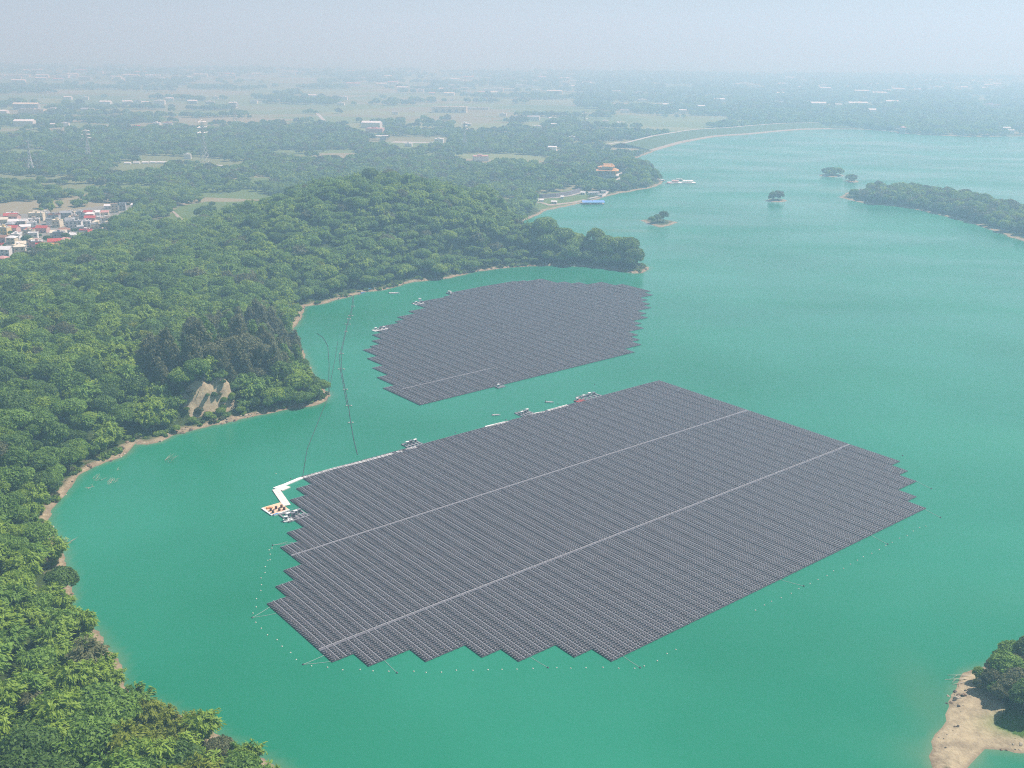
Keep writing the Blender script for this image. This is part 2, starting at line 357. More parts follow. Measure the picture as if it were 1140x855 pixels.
# ------------------------------------------------------------------ air
hb = MB(); hb.box(-13500, 13500, -400, 21500, -8, 460)
hz = bpy.data.materials.new('haze_air'); hz.use_nodes = True; hz.node_tree.nodes.clear()
pv = hz.node_tree.nodes.new('ShaderNodeVolumePrincipled'); ho = hz.node_tree.nodes.new('ShaderNodeOutputMaterial')
pv.inputs['Color'].default_value = (.47, .75, 1.0, 1); pv.inputs['Absorption Color'].default_value = (.52, .22, .40, 1); pv.inputs['Density'].default_value = .00045; pv.inputs['Anisotropy'].default_value = .25
pv.inputs['Density Attribute'].default_value = ''
hz.node_tree.links.new(pv.outputs[0], ho.inputs['Volume'])
haze = hb.build('haze', hz); tag(haze, 'pale blue haze over the lake and the plain', kind='stuff')

# ------------------------------------------------------------------ floating solar arrays
glass = NT('panel_glass'); g = glass
f = g.noise(.035, 3); v = g.noise(6, 2)
g.link(g.mix(f, (.030, .025, .036), (.052, .043, .054)), g.b.inputs['Base Color'])
g.b.inputs['Roughness'].default_value = .28; g.b.inputs['Specular IOR Level'].default_value = .38
M_GLASS = glass.m
M_FRAME = simple('panel_frame', (.30, .295, .32), .4, .1, 2, .3)
M_FLOAT = simple('float_plastic', (.13, .125, .145), .6, .15, .8)
M_WALK = simple('walkway_plastic', (.25, .245, .265), .6, .2, .9)
M_CROSS = simple('crosswalk_plastic', (.36, .36, .37), .6, .25, .9)
M_WHITE = simple('white_plastic', (.80, .79, .76), .55, .08, .7)
PB = 1.2187                                           # panel pitch
def panel_row_mesh(name, a0, a1, b0, b1, gaps):
    n = int(round((b1 - b0) / PB)); bs = b0 + (np.arange(n) + .5) * PB
    for gp in gaps: bs = bs[np.abs(bs - gp) > .62]
    n = len(bs)
    z = np.array([.56, .40]); V = np.zeros((n, 8, 3)); t = .045
    ys = np.array([-.44, -.44, .38, .38]); xs = np.array([a0, a1, a1, a0]); zz = np.array([z[0], z[0], z[1], z[1]])
    jit = rng.normal(0, .012, (n, 4))
    for k in range(4):
        V[:, k, 0] = xs[k]; V[:, k, 1] = bs + ys[k]; V[:, k, 2] = zz[k] + jit[:, k]
        V[:, k + 4] = V[:, k]; V[:, k + 4, 2] -= t
    o = (np.arange(n) * 8)[:, None]
    Fq = [o + np.array(q_) for q_ in ((0, 1, 2, 3), (7, 6, 5, 4), (0, 4, 5, 1), (1, 5, 6, 2), (2, 6, 7, 3), (3, 7, 4, 0))]
    W = np.zeros((n, 4, 3)); W[:, :, 0] = [a0, a1, a1, a0]; W[:, :, 1] = bs[:, None] + np.array([.42, .42, .57, .57]); W[:, :, 2] = .40     # pale rear float of each module
    Fq.append(8 * n + (np.arange(n) * 4)[:, None] + np.arange(4))
    me = npmesh(name, np.concatenate([V.reshape(-1, 3), W.reshape(-1, 3)]), np.concatenate(Fq), [M_GLASS, M_FRAME])
    mi = np.concatenate([np.zeros(n, np.int32)] + [np.ones(n, np.int32)] * 6); me.polygons.foreach_set('material_index', mi)
    return me
def solar_array(label, theta, a_start, pitch, prof, walks):
    """prof: (number of strips, b0, b1) from the left; walks: crosswalks (b, a0, a1)"""
    o2w = lambda a, b: (a * math.cos(theta) - b * math.sin(theta), a * math.sin(theta) + b * math.cos(theta))
    strips = [(b0, b1) for n, b0, b1 in prof for _ in range(n)]
    am = a_start + len(strips) * pitch / 2; bm = sum(b0 + b1 for b0, b1 in strips) / 2 / len(strips)
    root = empty('floating_solar_array', (*o2w(am, bm), 0), theta)
    tag(root, label, 'solar array', 'floating solar arrays on the reservoir')
    for k, (b0, b1) in enumerate(strips):
        a0 = a_start + k * pitch - am; a1 = a0 + pitch; y0, y1 = b0 - bm, b1 - bm
        gaps = [wb - bm for wb, wa0, wa1 in walks if wa0 <= a0 + am + pitch / 2 <= wa1]
        m = MB(); m.box(a0 + .03, a1 - .03, y0, y1, -.15, .30)
        for t in (1 / 3, 2 / 3): m.box(a0 + pitch * t - .38, a0 + pitch * t + .38, y0 - .12, y1 + .12, -.14, .315)
        st = m.build('panel_strip', M_FLOAT, root)
        cw = pitch / 3
        for c in range(3):
            l = a0 + c * cw + (.06 if c == 0 else .18); r = a0 + (c + 1) * cw - (.05 if c == 2 else .18)
            link('panel_row', panel_row_mesh('panel_row', l, r, y0, y1, gaps), st)
        for c in (1, 2):
            m = MB(); y = y0 - .15
            while y < y1 + .15:
                m.box(a0 + c * cw - .16, a0 + c * cw + .16, y, min(y + 2.40, y1 + .15), .22, .47); y += 2.44
            m.build('walkway', M_WALK, st)
    for wb, wa0, wa1 in walks:
        m = MB(); a = wa0
        while a < wa1: m.box(a - am, min(a + 2.3, wa1) - am, wb - bm - .15, wb - bm + .15, .24, .42); a += 2.36
        m.build('crosswalk', M_CROSS, root)
    return root
NEAR_TH, FAR_TH = .6841083, .6937882
S = 9.75
near_prof = [(1, 272.7, 321.6), (1, 263, 331.2), (1, 263, 340.6), (1, 253.4, 360), (1, 253.4, 370), (1, 243.7, 381.8), (1, 234, 399.5), (1, 234, 409), (1, 224.2, 420), (24, 214.5, 420),
             (1, 224.1, 420), (2, 233.9, 420), (1, 243.6, 420), (1, 252.9, 420)]
solar_near = solar_array('larger floating solar array of grey panels, nearest the viewer, with a stepped near edge', NEAR_TH, 145.1, 316.7 / 38, near_prof, [(350.4, 170.2, 461.5), (282.4, 145.3, 461.5)])
far_prof = [(1, 468.9, 508.5), (1, 468.9, 528.5), (1, 468.9, 547.5), (1, 468.9, 567.4), (1, 468.9, 586.5), (1, 468.9, 591), (1, 468.9, 602), (1, 468.9, 615), (1, 468.9, 625), (2, 468.9, 631), (1, 468.9, 637), (2, 468.9, 647),
            (2, 468.9, 656), (4, 468.9, 677), (1, 468.9, 680), (2, 478.8, 688.5), (1, 488.6, 689), (1, 498.2, 689), (2, 508.7, 690), (1, 519.3, 690), (2, 528.7, 690), (1, 538.4, 687), (2, 548.8, 683),
            (1, 558.2, 662), (1, 569, 652), (2, 578.6, 641), (1, 589.6, 624)]
solar_far = solar_array('smaller floating solar array of purple-grey panels, farther off below the wooded point', FAR_TH, 320.6, 8.5, far_prof, [(499.4, 328, 400)])
def near_w(a, b): return np.array([a * math.cos(NEAR_TH) - b * math.sin(NEAR_TH), a * math.sin(NEAR_TH) + b * math.cos(NEAR_TH)])
def far_w(a, b): return np.array([a * math.cos(FAR_TH) - b * math.sin(FAR_TH), a * math.sin(FAR_TH) + b * math.cos(FAR_TH)])

# ------------------------------------------------------------------ vegetation: foliage materials and crown shapes
def leaf_mat(name, dark, light, hue=.5):
    q = NT(name)
    oi = q.new('ObjectInfo'); t = q.math('ADD', q.math('MULTIPLY', q.attr('tone'), .75), q.math('MULTIPLY', oi.outputs['Random'], .35))
    c = q.ramp(t, [(.05, dark), (.95, light)])
    q.link(c, q.b.inputs['Base Color']); q.b.inputs['Roughness'].default_value = .6; q.b.inputs['Specular IOR Level'].default_value = .25
    tr = q.new('BsdfTranslucent'); q.link(c, tr.inputs[0]); mx = q.new('MixShader'); mx.inputs[0].default_value = .40
    q.link(q.b.outputs[0], mx.inputs[1]); q.link(tr.outputs[0], mx.inputs[2]); q.link(mx.outputs[0], q.out.inputs['Surface'])
    return q.m
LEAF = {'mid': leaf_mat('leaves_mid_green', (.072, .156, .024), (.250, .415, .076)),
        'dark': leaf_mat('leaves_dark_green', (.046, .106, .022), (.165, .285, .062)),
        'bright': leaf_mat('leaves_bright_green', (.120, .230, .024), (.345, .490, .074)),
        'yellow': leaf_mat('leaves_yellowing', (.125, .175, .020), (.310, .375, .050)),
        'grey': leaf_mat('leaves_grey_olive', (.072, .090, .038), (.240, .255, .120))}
BARK = simple('bark', (.16, .13, .10), .9, .3, 2); PALEBARK = simple('pale_bark', (.36, .32, .26), .9, .25, 2); CULM = simple('bamboo_culm', (.20, .22, .09), .7, .2, 2)
def unit(a): return a / (np.linalg.norm(a, axis=-1, keepdims=True) + 1e-9)
def leaves(C, N, su, sv, tdir=None):
    n = len(C); N = unit(N); r = rng.normal(size=(n, 3)) if tdir is None else tdir + rng.normal(size=(n, 3)) * .25
    T = unit(r - (r * N).sum(1, keepdims=True) * N); B = np.cross(N, T)
    su = np.broadcast_to(su, n)[:, None]; sv = np.broadcast_to(sv, n)[:, None]
    V = np.stack([C + T * su, C + B * sv, C - T * su, C - B * sv], 1).reshape(-1, 3)
    return V, np.arange(4 * n).reshape(n, 4)
def crown_broad(Rr, Ht, nl=19, per=165, leaf=.50, flat=.72):
    VC, VN, TT = [], [], []; hc = Ht - Rr * flat
    for k in range(nl):
        th = 2 * math.pi * (k * .618 + rng.random() * .1); u = (k + .5) / nl
        el = math.asin(min(1, -.25 + 1.25 * u)); d = np.array([math.cos(th) * math.cos(el), math.sin(th) * math.cos(el), math.sin(el)])
        rl = Rr * rng.uniform(.30, .50); c = d * (Rr - rl * .8) * np.array([1, 1, flat]) * rng.uniform(.85, 1.12) + np.array([0, 0, hc])
        n = int(per * (rl / (.4 * Rr)) ** 2); nn = unit(rng.normal(size=(n, 3)) + d * .55 + np.array([0, 0, .45]))
        p = c + nn * rl * rng.uniform(.72, 1.12, (n, 1)) * np.array([1, 1, .8])
        VC.append(p); VN.append(nn + .55 * rng.normal(size=(n, 3))); TT.append(np.clip(rng.uniform(.2, .8) + rng.normal(0, .16, n), 0, 1))
    C = np.concatenate(VC); V, Fq = leaves(C, np.concatenate(VN), leaf * rng.uniform(.7, 1.35, len(C)), leaf * .62 * rng.uniform(.7, 1.3, len(C)))
    return V, Fq, np.concatenate(TT)
def crown_bamboo(Rr, Ht, nc=40, per=74):
    VC, VN, TD, TT = [], [], [], []
    for k in range(nc):
        ph = 2 * math.pi * rng.random(); L = Ht * rng.uniform(.62, 1.08); reach = Rr * rng.uniform(.25, 1.0); t = rng.uniform(.22, 1.0, per) ** .8
        o = np.array([math.cos(ph), math.sin(ph), 0]); rr = .6 + reach * t ** 2.0; zz = L * (t - .30 * t ** 4 * (reach / Rr + .3))
        p = o * rr[:, None] + np.stack([0 * t, 0 * t, zz], 1) + rng.normal(0, .42, (per, 3))
        VC.append(p); VN.append(o * .5 + np.array([0, 0, .9]) + .5 * rng.normal(size=(per, 3))); TD.append(np.tile(o * .8 + np.array([0, 0, -.35]), (per, 1)))
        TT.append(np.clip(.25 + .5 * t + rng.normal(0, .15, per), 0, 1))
    C = np.concatenate(VC); n = len(C); V, Fq = leaves(C, np.concatenate(VN), rng.uniform(.5, .95, n), rng.uniform(.16, .30, n), np.concatenate(TD))
    return V, Fq, np.concatenate(TT)
def crown_wispy(Rr, Ht, nl=20, per=80):
    VC, VN, TT = [], [], []
    for k in range(nl):
        u = (k + .5) / nl; ph = 2.4 * k; r0 = Rr * (1 - .75 * abs(u - .35) / .65) * rng.uniform(.35, 1.0)
        c = np.array([math.cos(ph) * r0, math.sin(ph) * r0, Ht * (.30 + .68 * u)]); rl = Rr * rng.uniform(.26, .42)
        nn = unit(rng.normal(size=(per, 3))); p = c + nn * rl * rng.uniform(.4, 1.1, (per, 1)) * np.array([1, 1, 1.5])
        VC.append(p); VN.append(nn + .6 * rng.normal(size=(per, 3)) + np.array([0, 0, .2])); TT.append(np.clip(rng.uniform(.2, .8) + rng.normal(0, .2, per), 0, 1))
    C = np.concatenate(VC); n = len(C); V, Fq = leaves(C, np.concatenate(VN), rng.uniform(.4, .8, n), rng.uniform(.2, .36, n), np.tile([0, 0, -1.0], (n, 1)))
    return V, Fq, np.concatenate(TT)
def crown_palm(Rr, Ht, heads=4):
    VC, VN, TD, TT = [], [], [], []
    for h in range(heads):
        ox, oy, oz = rng.normal(0, Rr * .36), rng.normal(0, Rr * .36), Ht * rng.uniform(.7, .88)
        for k in range(15):
            ph = 2 * math.pi * (k / 15 + .03 * rng.random()); o = np.array([math.cos(ph), math.sin(ph), 0]); L = Rr * rng.uniform(.55, .8); t = np.linspace(.12, 1, 12); up = rng.uniform(.15, .8)
            p = np.array([ox, oy, oz]) + o * (L * t)[:, None] + np.stack([0 * t, 0 * t, L * (up * t - .75 * t ** 2)], 1) + rng.normal(0, .1, (12, 3))
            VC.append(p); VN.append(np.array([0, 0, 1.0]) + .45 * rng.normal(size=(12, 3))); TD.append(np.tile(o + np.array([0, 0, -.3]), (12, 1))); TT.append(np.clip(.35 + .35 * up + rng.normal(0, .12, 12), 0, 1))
    C = np.concatenate(VC); n = len(C); V, Fq = leaves(C, np.concatenate(VN), rng.uniform(.5, .8, n), rng.uniform(.22, .40, n), np.concatenate(TD))
    return V, Fq, np.concatenate(TT)
def trunk_mb(Ht, r, top=.7, limbs=5, spread=2.5):
    m = MB(); lean = rng.normal(0, .25, 2)
    m.tube([(0, 0, -.8), (lean[0] * .3, lean[1] * .3, Ht * top * .45), (lean[0], lean[1], Ht * top)], r, 7, r1=r * .45)
    for k in range(limbs):
        a = 2 * math.pi * (k + rng.random() * .5) / limbs; z0 = Ht * top * rng.uniform(.45, .8); s_ = spread * rng.uniform(.7, 1.1)
        m.tube([(lean[0] * .6, lean[1] * .6, z0), (math.cos(a) * s_ * .55, math.sin(a) * s_ * .55, z0 + s_ * .55), (math.cos(a) * s_, math.sin(a) * s_, z0 + s_ * 1.15)], r * .42, 5, r1=r * .12)
    return m
def culm_mb(Ht):
    m = MB()
    for k in range(14):
        ph = 2.4 * k; o = np.array([math.cos(ph), math.sin(ph)]); b = .25 + .05 * k; rch = rng.uniform(.6, 2.6); L = Ht * rng.uniform(.6, .85)
        m.tube([(*(o * b), -.6), (*(o * (b + rch * .2)), L * .5), (*(o * (b + rch)), L)], .07, 5, r1=.03)
    return m
PROTO = {}   # kind -> list of (crown geometry, trunk mesh)
def protos(kind, n, fn, tm, bark): PROTO[kind] = [(fn(), tm().mesh(kind + '_trunk', bark)) for _ in range(n)]
protos('broad', 5, lambda: crown_broad(rng.uniform(4.8, 5.6), rng.uniform(9.5, 12)), lambda: trunk_mb(10, .28), BARK)
protos('spread', 3, lambda: crown_broad(rng.uniform(5.6, 6.4), rng.uniform(8.5, 10), 24, 150, .52, .52), lambda: trunk_mb(8.5, .32, .65, 6, 3.2), BARK)
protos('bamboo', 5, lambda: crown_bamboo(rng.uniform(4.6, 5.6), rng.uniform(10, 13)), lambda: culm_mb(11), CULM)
protos('wispy', 3, lambda: crown_wispy(rng.uniform(4.0, 4.8), rng.uniform(15, 18)), lambda: trunk_mb(16, .26, .85, 7, 2.2), PALEBARK)
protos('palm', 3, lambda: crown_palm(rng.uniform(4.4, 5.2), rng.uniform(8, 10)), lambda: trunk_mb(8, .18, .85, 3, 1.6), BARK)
CROWN = {}
def crown_mesh(kind, k, tone):
    key = (kind, k, tone)
    if key not in CROWN:
        V, Fq, t = PROTO[kind][k][0]; CROWN[key] = npmesh(f'{kind}_crown', V, Fq, LEAF[tone], {'tone': ('FACE', t)})
    return CROWN[key]
def far_crown(tone):
    V, Fq, t = crown_broad(6.0, 8.5, 9, 26, 1.55, .62); return npmesh('distant_crown', V, Fq, LEAF[tone], {'tone': ('FACE', t)})

def scatter(name, label, P, scl, rz, k, meshes):
    """one stuff object: its vertices carry crowns"""
    lib = bpy.data.collections.new(name + '_kinds')
    for i, me in enumerate(meshes): lib.objects.link(bpy.data.objects.new(f'{name}_kind_{i:03d}', me))
    me = bpy.data.meshes.new(name); me.vertices.add(len(P)); me.vertices.foreach_set('co', np.asarray(P, np.float32).ravel())
    for nme, typ, arr in (('pick', 'INT', np.asarray(k, np.int32)), ('size', 'FLOAT', np.asarray(scl, np.float32)), ('turn', 'FLOAT', np.asarray(rz, np.float32))):
        a = me.attributes.new(nme, typ, 'POINT'); a.data.foreach_set('value', arr)
    o = link(name, me); tag(o, label, kind='stuff')
    gt = bpy.data.node_groups.new(name + '_growth', 'GeometryNodeTree')
    gt.interface.new_socket('Geometry', in_out='INPUT', socket_type='NodeSocketGeometry'); gt.interface.new_socket('Geometry', in_out='OUTPUT', socket_type='NodeSocketGeometry')
    N = gt.nodes.new; L = gt.links.new; gi, go = N('NodeGroupInput'), N('NodeGroupOutput')
    iop = N('GeometryNodeInstanceOnPoints'); ci = N('GeometryNodeCollectionInfo'); ci.inputs['Collection'].default_value = lib; ci.inputs['Separate Children'].default_value = True; ci.inputs['Reset Children'].default_value = True
    def na(n_, t_):
        x = N('GeometryNodeInputNamedAttribute'); x.data_type = t_; x.inputs['Name'].default_value = n_; return x.outputs['Attribute']
    cx = N('ShaderNodeCombineXYZ'); L(na('turn', 'FLOAT'), cx.inputs[2]); mp_ = N('GeometryNodeMeshToPoints')
    L(gi.outputs[0], mp_.inputs[0]); L(mp_.outputs[0], iop.inputs['Points']); L(ci.outputs[0], iop.inputs['Instance']); iop.inputs['Pick Instance'].default_value = True
    L(na('pick', 'INT'), iop.inputs['Instance Index']); L(cx.outputs[0], iop.inputs['Rotation']); L(na('size', 'FLOAT'), iop.inputs['Scale']); L(iop.outputs[0], go.inputs[0])
    md = o.modifiers.new('growth', 'NODES'); md.node_group = gt
    return o

# ---- where trees stand
def jitter_grid(x0, x1, y0, y1, s):
    X, Y = np.meshgrid(np.arange(x0, x1, s), np.arange(y0, y1, s)); X = X + (np.arange(Y.shape[0])[:, None] % 2) * s * .5
    X = X + rng.uniform(-.38, .38, X.shape) * s; Y = Y + rng.uniform(-.38, .38, Y.shape) * s
    return X.ravel(), Y.ravel()
def dist_line(X, Y, L):
    b = np.full(X.shape, 1e9)
    for (ax, ay), (bx, by) in zip(L[:-1], L[1:]):
        dx, dy = bx - ax, by - ay; t = np.clip(((X - ax) * dx + (Y - ay) * dy) / (dx * dx + dy * dy), 0, 1)
        b = np.minimum(b, np.hypot(X - ax - t * dx, Y - ay - t * dy))
    return b
def in_any(X, Y, polys, z=4): 
    m = np.zeros(X.shape, bool)
    for p in polys: m |= poly_px_mask(X, Y, p, z)
    return m
X, Y = jitter_grid(-900, 330, 130, 1480, 7.4)
ok = (np.abs(X) < .58 * Y + 60); X, Y = X[ok], Y[ok]; D = sdf(X, Y); ok = D > 1.6 + 2.5 * vnoise(X / 11, Y / 11); X, Y, D = X[ok], Y[ok], D[ok]
Z = hgt(X, Y, D)
plain = (Y > 1130 + 120 * (vnoise(X / 120, Y / 120) - .5)) & (Z < 8) & (D > 40)
gap = in_any(X, Y, [VILLAGE], 4) | in_any(X, Y, [CLEARING], 10) | in_any(X, Y, [LAWN], 10) | in_any(X, Y, [BEACH], 2) | (in_any(X, Y, OPEN_LAND) & plain & (fbm(X / 40 + 7, Y / 30, 3) < .50))
px_, py_, _ = to_px(np.stack([X, Y, Z], 1))
cl = (cliff_zone(X, Y) > .45) & (D < 20)
gap |= cl | (plain & (fbm(X / 90 + 31, Y / 90, 3) < .44))
gap |= (D < 2.5 + 5.5 * vnoise(X / 12, Y / 12)) & (px_ > 55) & (px_ < 345) & (py_ > 425) & (py_ < 575)       # open banks
gap |= (D < 8) & (px_ > 335) & (px_ < 480) & (py_ < 360)
gap |= np.hypot(X - at(660, 213)[0], Y - at(660, 213)[1]) < 14
gap |= ((X - at(675, 202)[0]) / 26) ** 2 + ((Y - at(675, 202)[1]) / 85) ** 2 < 1
gap |= (np.abs(px_ - 695) < 18) & (np.abs(py_ - 200) < 5) & (rng.random(X.shape) < .6)
gap |= (px_ > 850) | ((px_ > 710) & (py_ > 236))
pathm = (np.abs(px_ - (178 + (py_ - 246) * .25)) < 2.2) & (py_ > 238) & (py_ < 272)
gap |= pathm
keep = ~gap; X, Y, Z, D, px_, py_, plain = (a[keep] for a in (X, Y, Z, D, px_, py_, plain))
# ---- what kind grows where
n_ = len(X); z1 = fbm(X / 55, Y / 55, 3); z2 = fbm(X / 38 + 9, Y / 38 + 40, 3); u = rng.random(n_); u2 = rng.random(n_)
kind = np.where(u < .55, 'broad', 'spread').astype(object); tone = np.where(u2 < .48, 'mid', np.where(u2 < .70, 'dark', 'bright')).astype(object)
bam = (z1 > .46) & (u < .78); kind[bam] = 'bamboo'; tone[bam] = np.where(u2[bam] < .62, 'bright', np.where(u2[bam] < .93, 'mid', 'yellow'))
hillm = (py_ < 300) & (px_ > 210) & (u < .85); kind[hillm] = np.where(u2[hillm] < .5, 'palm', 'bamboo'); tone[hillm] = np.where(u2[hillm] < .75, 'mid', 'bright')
darkz = (z2 > .60) & (py_ > 290) & (py_ < 470) & (px_ < 200); tone[darkz & (u2 < .75)] = 'dark'; kind[darkz & (u < .7)] = 'broad'
gz = ((px_ - 272) / 62) ** 2 + ((py_ - 398) / 34) ** 2 < 1; kind[gz & (u < .8)] = 'wispy'; tone[gz] = np.where(u2[gz] < .75, 'grey', 'mid')
gz2 = ((px_ - 178) / 24) ** 2 + ((py_ - 425) / 22) ** 2 < 1; kind[gz2 & (u < .6)] = 'wispy'; tone[gz2] = 'grey'
yz = (py_ > 800) & (px_ > 135) & (px_ < 255) & (u < .72); kind[yz] = 'bamboo'; tone[yz] = np.where(u2[yz] < .65, 'yellow', 'bright')
lowleft = (py_ > 560) & ~yz & (u < .42); kind[lowleft] = 'bamboo'; tone[lowleft] = np.where(u2[lowleft] < .6, 'bright', 'mid')
oddgrey = (u2 > .965); tone[oddgrey] = 'grey'
tipz = (px_ > 600) & (py_ > 240); kind[tipz] = np.where(u[tipz] < .6, 'spread', 'broad'); tone[tipz] = np.where(u2[tipz] < .55, 'mid', np.where(u2[tipz] < .8, 'bright', 'dark'))
scl = np.clip(rng.normal(.97, .23, n_), .5, 1.5) * (.9 + .25 * z2); scl = np.where(D < 12, scl * .8, scl); scl = np.where(plain, scl * .85, scl); scl = np.where(tipz, scl * 1.35, scl)
rot = rng.uniform(0, 2 * math.pi, n_); var = rng.integers(0, 99, n_)
# bank shrubs and the islands
def extra(pts, kinds, tones, sc):
    global X, Y, Z, D, px_, py_, kind, tone, scl, rot, var, plain
    P = np.array(pts, float); d = sdf(P[:, 0], P[:, 1]); z = hgt(P[:, 0], P[:, 1], d); a, b, _ = to_px(np.column_stack([P, z]))
    X, Y, Z, D, px_, py_ = (np.append(o, v) for o, v in ((X, P[:, 0]), (Y, P[:, 1]), (Z, z), (D, d), (px_, a), (py_, b)))
    n = len(P); kind = np.append(kind, np.array(kinds, object)); tone = np.append(tone, np.array(tones, object)); scl = np.append(scl, sc); rot = np.append(rot, rng.uniform(0, 6.28, n)); var = np.append(var, rng.integers(0, 99, n)); plain = np.append(plain, np.zeros(n, bool))
a, b = jitter_grid(100, 240, 230, 380, 4.6); d = sdf(a, b); p_, q_, _ = to_px(np.column_stack([a, b, a * 0 + 2]))
m = (d > 3.0) & (p_ > 1084) & (p_ < 1230) & ~((q_ > 800) & (p_ < 1185)) & ~((p_ < 1100) & (q_ > 768)) & ~((p_ < 1110) & (q_ > 784)); nb = int(m.sum())
extra(np.column_stack([a[m], b[m]]), rng.choice(['broad', 'spread', 'broad'], nb), rng.choice(['dark', 'mid', 'grey', 'mid'], nb), np.where(p_[m] < 1118, rng.uniform(.38, .62, nb), rng.uniform(.6, 1.0, nb)))
bank = [(282, 452), (300, 452), (292, 446), (318, 447), (336, 447), (350, 441), (268, 457), (232, 463), (246, 459), (214, 468), (196, 476), (262, 449), (312, 441), (330, 438)]
extra([at(x, y, 3) for x, y in bank], ['broad', 'broad', 'spread', 'broad', 'spread', 'broad', 'spread', 'spread', 'spread', 'spread', 'spread', 'broad', 'broad', 'broad'],
      ['dark', 'mid', 'mid', 'bright', 'mid', 'dark', 'bright', 'bright', 'bright', 'bright', 'bright', 'mid', 'bright', 'mid'], np.array([.75, .7, .6, .75, .8, .7, .45, .42, .45, .4, .4, .55, .7, .7]))
fa = rng.uniform(-1, 1, (900, 2)) * 34 + CLIFF[0] + np.array([8, 4]); fd = sdf(fa[:, 0], fa[:, 1]); fm = (cliff_zone(fa[:, 0], fa[:, 1]) > .30) & (fd > 9) & (fd < 23); fa = fa[fm][:34]
extra(fa, rng.choice(['broad', 'spread'], len(fa)), rng.choice(['bright', 'mid', 'dark', 'grey'], len(fa)), rng.uniform(.16, .42, len(fa)))
# the thirty-odd largest hundreds stand as trees of their own
ptop = to_px(np.column_stack([X, Y, Z + 7 * scl])); inview = (ptop[0] > -12) & (ptop[0] < 1152) & (ptop[1] > 0) & (ptop[1] < 862)
size_px = np.where(inview, scl * 5 / np.sqrt(X ** 2 + Y ** 2 + 200 ** 2), 0)
size_px[inview & (kind == 'wispy') & (py_ > 392) & (py_ < 432) & (px_ > 225)] += .02     # the tall grey trees above the bare cliff
cand = np.argsort(-size_px)[:278]
single = np.zeros(len(X), bool); single[cand] = True
KN = {'broad': ('rounded broadleaf tree', 'broadleaf_tree'), 'spread': ('low spreading tree', 'broadleaf_tree'), 'bamboo': ('feathery bamboo clump', 'bamboo_clump'), 'wispy': ('tall wispy tree', 'wispy_tree'), 'palm': ('palm clump', 'palm_clump')}
TN = {'mid': 'green', 'dark': 'dark green', 'bright': 'bright green', 'yellow': 'yellowing', 'grey': 'grey-green'}
def zone(x, y, d):
    if x > 900: return 'on the sandy islet'
    if y < 470: return 'above the bare cliff' if d > 16 else 'on the bank below the cliff'
    s = ('waterside ', '') if d < 13 else ('', '')
    if y > 815: b = 'on the bottom edge' if x > 110 else 'in the bottom left corner'
    elif y > 755: b = 'just above the bottom edge' if x > 110 else 'just above the bottom left corner'
    elif y > 700: b = 'below the cove'
    elif y > 655: b = 'beside the cove'
    elif y > 610: b = 'above the cove'
    else: b = 'below the sandy bank'
    return b
named = []
for i in np.where(single)[0]:
    kd, tn = kind[i], tone[i]; k = int(var[i]) % len(PROTO[kd])
    r = empty(KN[kd][1], (X[i], Y[i], Z[i] - .25), rot[i]); s_ = float(scl[i]); r.scale = (s_, s_, s_ * (1 if kd != 'wispy' else .95))
    link('crown' if kd != 'bamboo' else 'foliage', crown_mesh(kd, k, tn), r); link('trunk' if kd != 'bamboo' else 'culms', PROTO[kd][k][1], r)
    tag(r, None, 'bamboo' if kd == 'bamboo' else 'tree', 'trees of the near shore' if px_[i] < 900 else 'trees on the sandy islet')
    sz = 'small ' if s_ < .72 else ('large ' if s_ > 1.12 else ''); ws = 'waterside ' if D[i] < 12 and px_[i] < 900 else ''
    named.append((r, f'{sz}{TN[tn]} {ws}{KN[kd][0]} {zone(px_[i], py_[i], D[i])}', float(ptop[0][i]), float(ptop[1][i])))
name_apart(named)
rest = ~single
keys = []; pick = []
for i in np.where(rest)[0]:
    key = (kind[i], int(var[i]) % len(PROTO[kind[i]]), tone[i])
    if key not in keys: keys.append(key)
    pick.append(keys.index(key))
scatter('forest', 'unbroken forest on the hills behind the shore trees', np.column_stack([X, Y, Z - .3])[rest], scl[rest], rot[rest], pick, [crown_mesh(*k) for k in keys])

# ---- broken stones and low scrub along the waterline
def rock_mesh(k, mat):
    m = MB(); n = 7; v = []; f = []; prof = ((.0, -.45), (.75, -.25), (1.0, .1), (.7, .45), (.0, .6))
    for r_, z_ in prof:
        for i in range(n): a = 2 * math.pi * i / n; j = rng.uniform(.7, 1.25); v.append((r_ * j * math.cos(a), r_ * j * .8 * math.sin(a), z_ * rng.uniform(.7, 1.2)))
    for i in range(len(prof) - 1):
        for q_ in range(n): f.append((i * n + q_, i * n + (q_ + 1) % n, (i + 1) * n + (q_ + 1) % n, (i + 1) * n + q_))
    m.add(v, f); return m.mesh('shore_stone', mat)
def scrub_mesh(tn):
    V, Fq, t = crown_broad(1.5, 1.5, 9, 40, .34, .6); return npmesh('scrub', V, Fq, LEAF[tn], {'tone': ('FACE', t)})
SM = [simple(f'stone_{k_}', c_, .9, .25, 1.2, 0, .2) for k_, c_ in (('brown', (.22, .16, .11)), ('pale', (.42, .36, .27)), ('dark', (.11, .095, .08)))]
a, b = jitter_grid(-320, 230, 225, 1010, 1.9); d = sdf(a, b); vis = (d > -1.2) & (d < 7.5); a, b, d = a[vis], b[vis], d[vis]; z = hgt(a, b, d); clus = fbm(a / 7, b / 7, 3)
m = (d < 4.2) & (clus + rng.uniform(-.15, .15, len(a)) > .58); nn = int(m.sum())
scatter('shore_stones', 'broken stones and mud lumps along the waterline', np.column_stack([a, b, z])[m], rng.gamma(2.2, .20, nn) + .12, rng.uniform(0, 6.28, nn), rng.choice(9, nn), [rock_mesh(k, SM[k % 3]) for k in range(9)])
